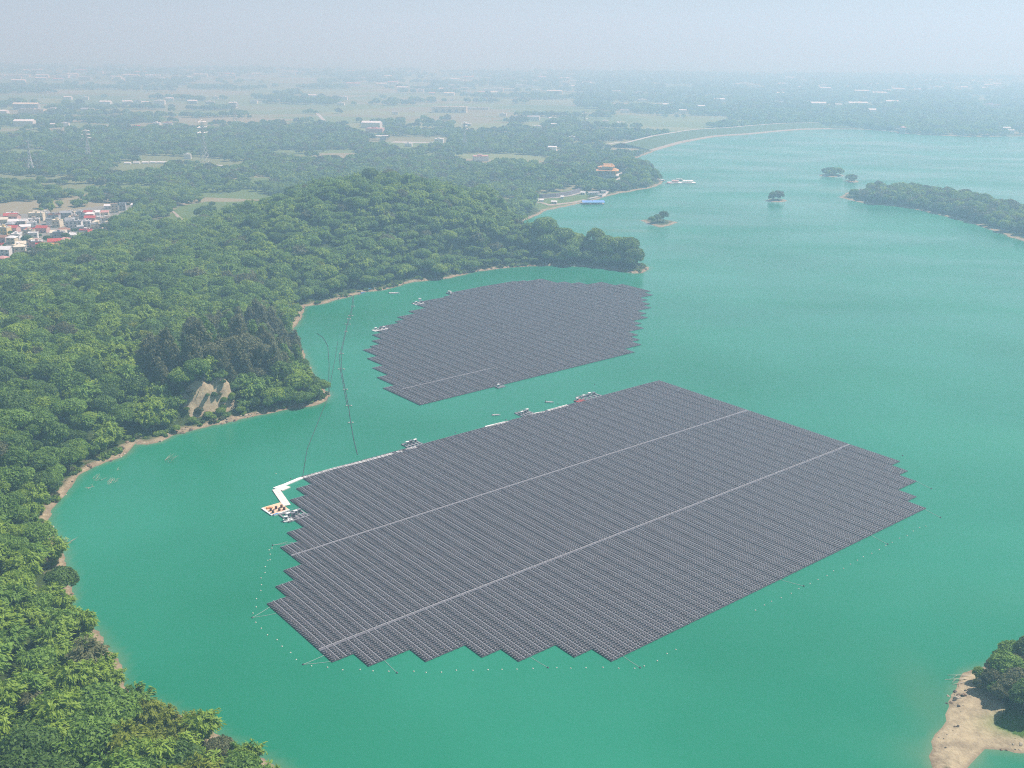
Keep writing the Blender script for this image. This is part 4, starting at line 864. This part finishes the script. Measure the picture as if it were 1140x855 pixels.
c = at(721, 192, 8); o = house(c[0], c[1], ground_z(*c), 15, 9, 4, 'tan', 'rust', 'gable', R(10), True, 'boathouse'); tag(o, 'brown roofed boathouse among trees near the lakeside tip', 'boathouse')
# retaining wall below the lawn
wl_ = resample([at(x, y, 2.5) for x, y in ((590, 221.5), (604, 222), (622, 221), (638, 218.5), (650, 215))], 30); M_REV = simple('purple_revetment', (.16, .145, .16), .9, .15, .2)
rw = empty('retaining_wall', (*wl_[15], 0)); tag(rw, 'long dark stone retaining wall with pale ledge below the lawn', 'wall')
sweep('stone_face', wl_, [(0, .5), (1, 3.2), (1.6, 3.3)], M_REV, rw); sweep('ledge', wl_, [(1.5, 3.42), (4.5, 3.5)], M_ROADC, rw); sweep('upper_face', wl_, [(4.4, 3.3), (6, 8.2), (8.2, 8.6), (8.6, 6)], M_REV, rw); local(rw)
# white huts on the beach
bh = []
for x, y, L in ((597, 225.4, 6), (603, 226.6, 5), (617, 227.2, 7), (626, 222.6, 4), (649, 217.5, 6), (658, 217, 9), (664, 216.5, 7), (668, 218.5, 6), (672, 215, 7)):
    c = at(x, y, 1.5); o = house(c[0], c[1], max(ground_z(*c), .4), L, 4.5, 3, 'white', 'grey' if x > 655 else 'white', 'gable', R(rng.uniform(-20, 25)), L > 5, 'beach_hut'); tag(o, None, 'hut', 'huts along the beach road'); bh.append((o, 'small white hut beside the beach road below the retaining wall' if x < 655 else 'grey roofed hut behind the blue canopy', x, y))
name_apart(bh)
# floating blue canopy
c = at(660, 226.5, .5); r = empty('floating_canopy', (c[0], c[1], 0), R(6)); tag(r, 'blue pitched canopy floating at the beach edge', 'canopy'); m = MB(); m.box(-15, 15, -6, 6, -.2, .45); m.build('deck', M_STONE, r)
M_BLUE = simple('blue_tarpaulin', (.16, .34, .78), .6, .08, .4)
for (a0, a1) in ((-15, -1), (-.6, 15)):
    m = MB(); m.add([(a0, -6.6, 2.8), (a1, -6.6, 2.8), (a1, 0, 4.6), (a0, 0, 4.6), (a0, 6.6, 2.8), (a1, 6.6, 2.8), (a0, -6.6, 2.65), (a1, -6.6, 2.65)], [(0, 1, 2, 3), (3, 2, 5, 4), (0, 6, 7, 1)]); m.build('tarpaulin', M_BLUE, r)
for sx in (-14, -5, 5, 14):
    for sy in (-6, 6): m = MB(); m.tube([(0, 0, .4), (0, 0, 2.8)], .12); p = m.build('post', M_STEEL, r); p.location = (sx, sy * .97, 0)

# ------------------------------------------------------------------ boats
M_DARK = simple('dark_rubber', (.05, .05, .055), .6, .2, 2); M_RED = simple('red_paint', (.45, .06, .05), .5, .1, 2); M_BLUEP = simple('blue_paint', (.10, .28, .55), .5, .1, 1); M_ORANGE = simple('orange_plastic', (.78, .36, .16), .6, .1, .7)
M_WOODG = simple('weathered_wood', (.32, .28, .23), .9, .25, 2)
def hull(L, B, D_):
    st = [(-.5, .80), (-.25, .98), (.1, 1.0), (.32, .72), (.45, .32), (.5, .03)]; v = []; f = []
    for t, wd in st:
        y = B / 2 * wd; v += [(t * L, -y, D_), (t * L, -y * .72, -.12), (t * L, y * .72, -.12), (t * L, y, D_), (t * L, y * .82, D_), (t * L, y * .6, .15), (t * L, -y * .6, .15), (t * L, -y * .82, D_)]
    for i in range(len(st) - 1):
        for k in range(8): f.append((i * 8 + k, i * 8 + (k + 1) % 8, (i + 1) * 8 + (k + 1) % 8, (i + 1) * 8 + k))
    f.append((0, 7, 6, 5, 4, 3, 2, 1)); m = MB(); m.add(v, f); return m
def skiff(x, y, L, rz, label, mat=None, z=.0, cabin=False, canopy=None, group='small boats on the reservoir'):
    c = at(x, y, .3); r = empty('boat', (c[0], c[1], 0), rz); hull(L, L * .32, .62).build('hull', mat or M_WHITE, r)
    for t in (-.25, .1): m = MB(); m.box(t * L - .14, t * L + .14, -L * .12, L * .12, .40, .46); m.build('bench', M_WOODG, r)
    m = MB(); m.box(-.14, .14, -.14, .14, .0, .95); m.box(-.2, .25, -.2, .2, .8, 1.15); p = m.build('outboard_motor', M_DARK, r); p.location = (-L * .5 - .15, 0, 0)
    if cabin: m = MB(); m.box(-L * .28, L * .14, -L * .12, L * .12, .46, 2.1); m.box(-L * .30, L * .17, -L * .14, L * .14, 2.1, 2.25); cb = m.build('cabin', M_WHITE, r); m = MB(); m.box(-L * .24, L * .1, -L * .123, L * .123, 1.3, 1.8); m.build('window', M_WIN, cb)
    if canopy: 
        m = MB(); m.box(-L * .3, L * .2, -L * .17, L * .17, 2.0, 2.12); m.build('awning', canopy, r)
        for sx in (-.28, .18):
            for sy in (-.14, .14): m = MB(); m.tube([(sx * L, sy * L, .5), (sx * L, sy * L, 2.0)], .04); m.build('awning_post', M_STEEL, r)
    tag(r, label, 'boat', group); return r
skiff(552.5, 462, 4.6, R(10), 'small white boat in open water below the smaller array'); skiff(612, 447.7, 4.8, R(-8), 'small white boat between the two arrays, right of the other'); skiff(439, 326.3, 9, R(4), 'long low white boat off the rocky bank', None)
skiff(411.5, 323.2, 7, R(30), 'blue boat under trees at the landing', M_BLUEP, canopy=M_BLUEP); skiff(404, 325.8, 5.5, R(60), 'dark blue boat moored under the landing trees', M_BLUEP); skiff(400.5, 327.2, 5, R(80), 'grey wooden boat moored at the landing', M_WOODG); skiff(389, 329.3, 4, R(20), 'small dark boat pulled up on the landing beach', M_DARK)
skiff(501, 326.6, 6.5, R(-25), 'white boat tied to the upper left edge of the smaller array', None, cabin=True)
skiff(757, 200.6, 21, R(4), 'white tour boat with cabin at the end of the pier', None, cabin=True); skiff(745.5, 204.4, 13, R(8), 'white and red boat beside the pier', None, canopy=M_RED); skiff(738, 201.2, 12, R(15), 'white boat closest to the shore at the pier', None, cabin=True)
c = at(757, 203.3, .5); r = empty('floating_pier', (c[0], c[1], 0), R(2)); tag(r, 'white floating pier with low rails off the wooded tip', 'pier'); m = MB(); m.box(-19, 24, -8, 8, -.2, .9); m.build('deck', M_WHITE, r)
for yy in (-7.8, 7.8): m = MB(); m.box(-19, 24, yy - .06, yy + .06, 1.7, 1.82); [m.box(xx - .06, xx + .06, yy - .06, yy + .06, .8, 1.7) for xx in range(-18, 22, 4)]; m.build('rail', M_WHITE, r)
m = MB(); m.box(-12, -3, -3, 3, .9, 3.6); m.box(-13, -2, -3.6, 3.6, 3.6, 3.9); m.build('shelter', WM['pink'], r); m = MB(); m.box(4, 20, -5, 5, 3.6, 3.9); [m.box(a_ - .15, a_ + .15, b_ - .15, b_ + .15, .9, 3.6) for a_ in (5, 12, 19) for b_ in (-4.5, 4.5)]; m.build('awning', M_WHITE, r)
# intake tower at the far shore
c = at(1004.5, 148.6, 0); r = empty('intake_tower', (c[0], c[1], -1)); tag(r, 'grey round intake tower standing in the water at the far shore', 'tower'); m = MB(); m.lathe([(8, 0), (8, 9.5), (8.8, 9.8), (8.8, 11)], 20); m.build('shaft', WM['grey'], r); m = MB(); m.lathe([(7, 11), (7, 15.5)], 16); m.build('gatehouse', WM['grey'], r); m = MB(); m.lathe([(8.2, 15.5), (8.2, 16), (1, 18.5)], 16); m.build('roof', RM['pink'], r)
m = MB(); m.box(-1.6, 1.6, 8, 60, 9.2, 10); m.build('bridge', WM['grey'], r)

# ------------------------------------------------------------------ pylons
M_GALV = simple('galvanised_steel', (.62, .62, .62), .5, .1, .5, .4)
def pylon(x, yb, hpx, label, rz=0):
    c = at(x, yb, 4); z = ground_z(*c); Hh = hpx * math.hypot(c[0], c[1]) / F_PX * 1.02; r = empty('power_pylon', (c[0], c[1], z), rz); tag(r, label, 'pylon', 'lattice power pylons on the plain'); s0, s1 = Hh * .085, Hh * .018
    wdt = lambda t: s0 + (s1 - s0) * min(1, t / .72)
    for sx in (-1, 1):
        for sy in (-1, 1): m = MB(); m.tube([(sx * s0, sy * s0, -1), (sx * s1, sy * s1, Hh * .72), (sx * s1, sy * s1, Hh)], .42, 4); m.build('leg', M_GALV, r)
    m = MB(); L = np.linspace(0, 1, 10)
    for a, b in zip(L[:-1], L[1:]):
        wa, wb = wdt(a), wdt(b)
        for k in range(4):
            ca = [(-1, -1), (1, -1), (1, 1), (-1, 1)]; p, q_ = ca[k], ca[(k + 1) % 4]
            m.tube([(p[0] * wa, p[1] * wa, a * Hh), (q_[0] * wb, q_[1] * wb, b * Hh)], .22, 4); m.tube([(q_[0] * wa, q_[1] * wa, a * Hh), (p[0] * wb, p[1] * wb, b * Hh)], .22, 4)
    m.build('bracing', M_GALV, r)
    for k, t in enumerate((.74, .86, .98)):
        w2 = Hh * (.17 - .02 * k); m = MB(); m.tube([(-w2, 0, t * Hh), (w2, 0, t * Hh)], .40, 4); m.tube([(-w2, 0, t * Hh), (0, 0, (t + .05) * Hh)], .16, 4); m.tube([(w2, 0, t * Hh), (0, 0, (t + .05) * Hh)], .16, 4)
        for sx in (-1, 1): m.tube([(sx * w2 * .95, 0, t * Hh), (sx * w2 * .95, 0, t * Hh - Hh * .04)], .14, 4)
        m.build('crossarm', M_GALV, r)
pylon(35, 192.5, 31, 'wide-armed lattice pylon standing farthest left above the woods', R(10)); pylon(99, 178, 29, 'lattice pylon above the woods left of the greenhouses', R(40)); pylon(228.5, 183, 44, 'tallest lattice pylon, right of the greenhouses', R(60)); pylon(517, 164, 26, 'lattice pylon behind the wooded hill, near the open shed', R(30)); pylon(262, 138, 22, 'faint distant lattice pylon among the far fields', R(30)); pylon(650, 151, 24, 'faint lattice pylon left of the dam', R(20))

# ------------------------------------------------------------------ floats, rafts, walkways at the larger array
def pontoon(name, pts, wd, mat, label, cat='walkway', h=.42, mod=2.0, rails=False, group=None):
    """a walkway of square floats along ground points"""
    P = [np.array(p) for p in pts]; root = empty(name, (*P[0], 0)); tag(root, label, cat, group)
    for a, b in zip(P[:-1], P[1:]):
        d = b - a; L = np.linalg.norm(d); n = max(1, int(L / mod)); ang = math.atan2(d[1], d[0]); m = MB()
        for k in range(n):
            x0 = L * k / n + .03; x1 = L * (k + 1) / n - .03
            for j in range(max(1, int(wd / 1.2))):
                nw = max(1, int(wd / 1.2)); y0 = -wd / 2 + wd * j / nw + .02; y1 = -wd / 2 + wd * (j + 1) / nw - .02; m.box(x0, x1, y0, y1, -.12, h + rng.uniform(-.02, .02))
        o = m.build('deck', mat, root, (*(a - P[0]), 0), ang)
        if rails:
            m = MB(); m.box(0, L, wd / 2 - .1, wd / 2 - .02, h + .9, h + .98); [m.box(t, t + .08, wd / 2 - .1, wd / 2 - .02, h, h + .9) for t in np.arange(.3, L, 2.2)]; m.build('handrail', M_STEEL, root, (*(a - P[0]), 0), ang)
    return root
M_PALE = simple('pale_pontoon', (.74, .68, .62), .6, .1, .6)
pontoon('floating_walkway', [at(x, y, .4) for x, y in ((305.5, 543.5), (318, 539), (334, 532.3), (372, 521.5), (410, 512), (437, 504.5))], 2.2, M_WHITE, 'long white floating walkway along the upper left edge of the larger array')
pontoon('floating_platform', [at(310, 544.5, .4), at(319, 540.5, .4)], 5.5, M_PALE, 'pale widened landing platform at the bend of the long walkway', 'platform')
pontoon('floating_walkway', [at(307, 544.5, .4), at(319.5, 562.5, .4)], 3.4, M_PALE, 'short pale walkway leading from the bend to the orange platform')
pontoon('floating_walkway', [at(441, 503.2, .4), at(448, 502.0, .4)], 1.6, M_WHITE, 'very short white walkway piece left of the lattice raft'); pontoon('floating_walkway', [at(451.5, 500.2, .4), at(463.5, 497.4, .4)], 1.8, M_WHITE, 'short white walkway in front of the left lattice raft')
pontoon('floating_walkway', [at(540.5, 475, .4), at(565.5, 469, .4)], 1.9, M_WHITE, 'bright white walkway piece left of the middle lattice raft'); pontoon('floating_walkway', [at(591, 461, .4), at(606.5, 458, .4)], 1.5, M_WHITE, 'thin white walkway right of the middle lattice raft'); pontoon('floating_walkway', [at(609.5, 457, .4), at(632, 450.8, .4)], 1.9, M_WHITE, 'bright white walkway piece left of the right lattice raft')
def lattice_raft(x, y, L, W, rz, label, ncab=3, name='equipment_raft', mat=None, nb=5):
    c = at(x, y, .4); r = empty(name, (c[0], c[1], 0), rz); tag(r, label, 'raft', 'equipment rafts at the solar arrays'); mat = mat or M_WALK
    m = MB(); hb_ = .5
    for k in range(nb): xx = -L / 2 + L * k / (nb - 1); m.box(xx - .35, xx + .35, -W / 2, W / 2, -.1, hb_)
    for yy in (-W / 2, -W * .12, W / 2): m.box(-L / 2 - .4, L / 2 + .4, yy - .35, yy + .35, .0, hb_ + .03)
    m.build('float_frame', mat, r)
    for k in range(ncab):
        a, b = -L * .3 + L * .6 * k / max(1, ncab - 1), rng.uniform(-.12, .2) * W; m = MB(); m.box(a - .75, a + .75, b - .5, b + .5, hb_ + .04, hb_ + 1.7); m.box(a - .85, a + .85, b - .6, b + .6, hb_ + 1.7, hb_ + 1.8); cb = m.build('cabinet', M_WHITE if k % 2 == 0 else M_FRAME, r)
        m = MB(); m.box(a - .5, a + .5, b - .56, b - .5, hb_ + .5, hb_ + 1.4); m.build('cabinet_door', M_DARK, cb)
    m = MB()
    for yy in (-W / 2, W / 2): m.box(-L / 2, L / 2, yy - .04, yy + .04, 1.42, 1.5); [m.box(t - .04, t + .04, yy - .04, yy + .04, .5, 1.42) for t in np.linspace(-L / 2, L / 2, 6)]
    m.build('handrail', M_STEEL, r); return r
lattice_raft(459, 494.5, 8.5, 6.5, NEAR_TH, 'grey lattice equipment raft on the left of the upper edge'); lattice_raft(584, 460, 8, 7, NEAR_TH, 'grey lattice equipment raft in the middle of the upper edge'); lattice_raft(655.5, 441.5, 14, 7, NEAR_TH, 'wide grey lattice equipment raft on the right of the upper edge', 4)
lattice_raft(327.5, 573.5, 9.5, 9.0, NEAR_TH, 'grey and white equipment raft beside the orange platform', 4); lattice_raft(321, 579, 3.4, 2.4, NEAR_TH - .4, 'tiny white raft at the lower tip beside the orange platform', 1, mat=M_WHITE, nb=3)
lattice_raft(645.5, 446, 5.5, 3, NEAR_TH, 'small raft with reddish deck left of the right lattice raft', 1, mat=M_RED, nb=4); lattice_raft(466, 337.8, 8, 4, FAR_TH, 'white hut raft at the upper left tip of the smaller array', 2, mat=M_WHITE, nb=4); lattice_raft(423, 366.8, 11, 4, FAR_TH, 'white raft on the left teeth of the smaller array', 3, mat=M_WHITE, nb=5); lattice_raft(557, 430.4, 5, 2.6, FAR_TH, 'tiny pale raft below the lower edge of the smaller array', 1, mat=M_WALK, nb=3)
m = MB(); m.box(-.25, .25, -.25, .25, .5, 4.5); m.box(-1, 1, -.8, .8, 3.4, 4.6)
c = at(467.5, 337.6, .5); o = m.build('signal_post', M_WHITE, None, (c[0], c[1], 0)); tag(o, 'white post standing on the hut raft of the smaller array', 'post')
# orange platform
OC = [at(x, y, .5) for x, y in ((292.6, 565), (312, 559.4), (321.5, 567), (304, 572.8))]; oc = sum(OC) / 4; r = empty('work_platform', (*oc, 0)); tag(r, 'orange floating work platform with a blue and white edge', 'platform')
m = MB(); m.prism([p - oc for p in OC], -.15, .55); m.build('deck', simple('peach_deck', (.80, .52, .34), .7, .08, .4), r)
e0, e1, e2 = OC[0] - oc, OC[3] - oc, OC[2] - oc
def edge(a, b, wd, mat, nm, z0, z1):
    d = (b - a) / np.linalg.norm(b - a); n_ = np.array([d[1], -d[0]]); m = MB(); m.prism([a + n_ * .02, b + n_ * .02, b + n_ * wd, a + n_ * wd], z0, z1); m.build(nm, mat, r)
edge(e0, e1, .9, M_WHITE, 'fender', -.12, .5); edge(e1, e2, 1.0, M_WHITE, 'fender', -.1, .6); edge(e1 + (e2 - e1) * .0, e1 + (e2 - e1) * .3, .9, M_BLUEP, 'bow_block', .61, .72)
dr = []
for x, y in ((301.5, 567.5), (304, 569.8), (307.4, 565.4), (311, 567.5), (313.4, 563.8), (316.4, 566.3)):
    c = at(x, y, 1.0); m = MB(); m.lathe([(.62, 0), (.62, .12), (.56, .16), (.56, .5), (.62, .54), (.62, .62), (.56, .66), (.56, 1.05), (.62, 1.1), (.62, 1.2), (.5, 1.2)], 14, (0, 0, .56)); o = m.build('drum', simple('drum_paint', (.10, .06, .05), .5, .2, 2) if not dr else dr[0][0].data.materials[0], None, (c[0], c[1], 0)); tag(o, None, 'drum', 'drums on the orange platform'); dr.append((o, 'dark round drum standing on the orange work platform', x, y))
name_apart(dr)
c = at(300, 565.3, .8); m = MB(); m.box(-1.4, 1.4, -.6, .6, .56, 1.0); m.box(-1.2, .4, -.5, .5, 1.0, 1.25); o = m.build('crate', M_ORANGE, None, (c[0], c[1], 0), .5); tag(o, 'bright orange crate at the left end of the work platform', 'crate')

# ------------------------------------------------------------------ buoys, mooring floats, ropes, cables
def unz(z, ox, oy, pts): return [(ox + a / z, oy + b / z) for a, b in pts]
left_line = unz(5.7, 280, 480, [(145, 270), (120, 750), (105, 820)]) + unz(9.5, 290, 590, [(110, 190), (95, 255), (75, 315), (60, 380), (42, 447)]) + unz(5.7, 270, 620, [(125, 137), (118, 177), (110, 217), (97, 260), (82, 312), (68, 355), (80, 410), (123, 450), (165, 488), (212, 527), (257, 568), (303, 608), (348, 652)])
front_line = unz(5.7, 270, 620, [(445, 693), (540, 700), (635, 710), (733, 715), (828, 722), (928, 730)]) + unz(3.8, 460, 620, [(-2, 487), (55, 485), (118, 485), (185, 480), (250, 480), (315, 478), (380, 475), (443, 472), (508, 470), (602, 468), (670, 468), (735, 468), (800, 468), (865, 468), (930, 468), (980, 460), (1028, 435), (1070, 413), (1118, 393)])
right_line = unz(3.8, 840, 480, [(5, 757), (40, 740), (75, 722), (112, 705), (150, 687), (187, 667), (235, 645), (270, 628), (302, 610), (335, 593), (367, 578), (400, 562), (433, 546), (465, 530), (495, 515), (525, 500), (555, 485), (585, 470), (615, 455), (645, 440), (675, 425), (705, 410), (728, 400)])
M_BUOY = simple('buoy_white', (.60, .60, .50), .5, .06, 1); M_BUOYD = simple('buoy_dark', (.06, .07, .08), .5, .1, 1)
def buoy_mesh(s_, mat): m = MB(); m.lathe([(.05, -.35), (.34, -.22), (.48, .02), (.40, .26), (.16, .42), (.12, .60), (.05, .62)], 10); me = m.mesh('buoy', mat); me.transform(Matrix.Scale(s_, 4)); return me
bme, bmd = buoy_mesh(.58, M_BUOY), buoy_mesh(.8, M_BUOYD)
for nm, ln in (('left', left_line), ('near', front_line), ('right', right_line)):
    it = []
    for x, y in ln:
        c = at(x, y, .1) + rng.normal(0, .35, 2); o = link('buoy', bme, None, (c[0], c[1], rng.uniform(-.05, .06))); o.rotation_euler = (rng.normal(0, .2), rng.normal(0, .2), rng.uniform(0, 6)); tag(o, None, 'buoy', f'white buoys in the line along the {nm} side of the larger array'); it.append((o, f'white buoy in the line along the {nm} side of the larger array', x if nm != 'left' else y, y))
    for k, t in enumerate(it): t[0]['label'] = f'white buoy, {ordinal(k + 1)} ' + {'left': 'from the top in the line left of the larger array', 'near': 'from the left in the line below the stepped edge', 'right': 'from its lower end in the line right of the array'}[nm]
MF = [(62 / 5.7 + 270, 385 / 5.7 + 620), (385 / 5.7 + 270, 682 / 5.7 + 620), (980 / 5.7 + 270, 735 / 5.7 + 620), (460 + 570 / 3.8, 620 + 468 / 3.8), (460 + 960 / 3.8, 620 + 468 / 3.8), (840 + 208 / 3.8, 480 + 655 / 3.8), (840 + 563 / 3.8, 480 + 478 / 3.8), (840 + 787 / 3.8, 480 + 365 / 3.8), (840 + 748 / 3.8, 480 + 243 / 3.8), (840 + 627 / 3.8, 480 + 103 / 3.8), (303.5, 607), (323.7, 532.8), (563.3, 467.2), (607.5, 456.8), (621, 449.8), (607, 418), (662, 428), (507, 481.5)]
it = []
for x, y in MF: c = at(x, y, .1); o = link('mooring_float', bmd, None, (c[0], c[1], .02)); tag(o, None, 'mooring float', 'dark mooring floats round the arrays'); it.append((o, 'dark mooring float ' + ('left of the larger array' if x < 330 and y < 720 else 'below the stepped near edge' if y > 700 else 'off the right side of the larger array' if x > 850 else 'along the upper left edge of the larger array' if x < 600 or y > 445 else 'in the gap between the arrays'), x, y))
name_apart(it)
M_ROPE = simple('pale_rope', (.55, .58, .55), .9, .1, 1); ROPES = [(0, (301.5, 675)), (0, (307, 683)), (1, (362, 729)), (1, (368, 736.5)), (2, (428, 735)), (3, (590, 731)), (4, (693, 730)), (10, (320, 603)), (10, (326, 603.5)), (5, (868, 645)), (6, (970, 596)), (8, (1021, 536)), (7, (1030, 567))]
it = []
for k, p in ROPES:
    a, b = at(*MF[k], .1), at(*p, .2); mid_ = (a + b) / 2; m = MB(); m.tube([(*(a - mid_), .12), (0, 0, .06), (*(b - mid_), .2)], .05, 5); o = m.build('mooring_rope', M_ROPE, None, (*mid_, 0)); tag(o, None, 'rope', 'mooring ropes of the larger array'); it.append((o, 'pale mooring rope from ' + ('a left side float to the array' if MF[k][0] < 330 else 'a float below to the stepped edge' if MF[k][1] > 700 else 'a right side float to the array'), p[0], p[1]))
name_apart(it)
def cable(pts, rad, label, mat):
    P = resample([at(x, y, .15) for x, y in pts], max(12, len(pts) * 6)); c = P[len(P) // 2]; m = MB(); m.tube([(x - c[0], y - c[1], .14) for x, y in P], rad, 6); o = m.build('floating_cable', mat, None, (*c, 0)); tag(o, label, 'cable', 'cables floating between shore and arrays'); return o
CB1 = [(393.5, 329), (393, 341), (390.5, 351.6), (387, 361), (383.5, 377), (380, 393.7), (380, 411), (384, 431), (388, 451.6), (390.5, 470.5), (394, 490), (398, 506)]
CB2 = [(393, 329), (391.5, 343), (388, 355), (384, 371), (378, 396), (378.8, 411), (382.5, 431), (386.5, 452)]
cable(CB1, .15, 'dark floating cable running from the landing towards the larger array', M_DARK); cable(CB2, .11, 'thinner cable beside the long floating cable', M_DARK)
cable([(353, 371), (360, 376), (365, 385), (366.5, 405), (366, 425), (366, 438)], .13, 'thin curving cable off the point above the cliff', M_DARK); cable([(376, 380), (373, 400), (369, 420), (366.5, 437)], .10, 'thin straight cable off the point above the cliff', M_DARK)
cable([(366, 441), (360, 455), (352, 475), (342, 500), (337, 530)], .12, 'thin cable from the point down to the long walkway', M_DARK)
it = []
for x, y, w_ in ((393, 341, 3), (390.5, 351.6, 4.5), (388.5, 355, 3), (387.3, 361, 5), (385, 369, 2), (380, 393.7, 3.4), (380, 411, 5), (384.5, 433.6, 3), (388.5, 451.6, 4.2), (390.5, 470.5, 3.4)):
    c = at(x, y, .2); r = empty('cable_float', (c[0], c[1], 0), rng.uniform(-.1, .1)); tag(r, None, 'float', 'crossbar floats carrying the cable'); m = MB(); m.tube([(-w_ / 2, 0, .42), (w_ / 2, 0, .42)], .12, 6); m.build('crossbar', M_WALK, r)
    for sx in (-1, 1): m = MB(); m.lathe([(.1, -.2), (.42, -.1), (.5, .2), (.42, .5), (.1, .6)], 9); p = m.build('drum_float', M_BUOY, r); p.location = (sx * w_ * .32, 0, 0)
    it.append((r, 'white crossbar float carrying the dark cable', y, y))
for k, t in enumerate(it): t[0]['label'] = f'white crossbar float on the dark cable, {ordinal(k + 1)} from the landing'

# ------------------------------------------------------------------ dead wood
M_DEAD = simple('bleached_wood', (.52, .46, .36), .9, .2, 2)
def branches(x, y, n, L, spread_, label, rz=0, name='dead_branch', rad=.065):
    c = at(x, y, .2); m = MB()
    for k in range(n):
        a = rz + rng.uniform(-spread_, spread_); l = L * rng.uniform(.5, 1.1); e = rng.uniform(.05, .45); o_ = rng.normal(0, L * .34, 2)
        p = [np.array([o_[0], o_[1], -.1]), np.array([o_[0] + math.cos(a) * l * .5, o_[1] + math.sin(a) * l * .5, l * e * .55]), np.array([o_[0] + math.cos(a) * l, o_[1] + math.sin(a) * l, l * e])]; m.tube(p, rad, 5, r1=rad * .35)
        b = a + rng.choice([-.7, .7]); m.tube([p[1], p[1] + np.array([math.cos(b) * l * .35, math.sin(b) * l * .35, l * e * .4])], rad * .6, 4, r1=rad * .2)
    o = m.build(name, M_DEAD, None, (c[0], c[1], 0)); tag(o, label, 'dead branches', 'drowned branches near the shore'); return o
branches(184, 512, 12, 5.2, 1.2, 'pale drowned branches standing alone in the water off the cove', .35); branches(106, 533, 11, 3.6, 1.2, 'drowned branches closest to the sandy bank', .4); branches(122, 537, 14, 3.4, .9, 'bushy drowned branches right of those by the sandy bank', .8); branches(132, 522.5, 4, 1.8, 2, 'tiny forked twig in the water above the bushy branches', .8); branches(101, 543, 7, 2.8, .5, 'flat drowned branches below those by the sandy bank', 2.6)
branches(70, 605, 12, 4.5, .9, 'grey bare bush leaning over the left shore', .9, rad=.08)
for k, (x, y, a, l, lb) in enumerate(((1064, 754.5, R(172), 7.5, 'upper bleached log reaching from the islet into the water'), (1066, 757, R(178), 8.5, 'middle bleached log reaching from the islet into the water'), (1070, 759, R(188), 6.5, 'lower bleached log reaching from the islet into the water'))):
    c = at(1081, y - 1.5 + k, .4); m = MB(); m.tube([(0, 0, .5), (math.cos(a) * l * .5, math.sin(a) * l * .5, .55), (math.cos(a) * l, math.sin(a) * l, .1)], .16, 7, r1=.05); m.tube([(math.cos(a) * l * .6, math.sin(a) * l * .6, .45), (math.cos(a + .3) * l * .85, math.sin(a + .3) * l * .85, .5)], .07, 5, r1=.03); o = m.build('driftwood_log', M_DEAD, None, (c[0], c[1], 0)); tag(o, lb, 'log', 'bleached logs at the islet')
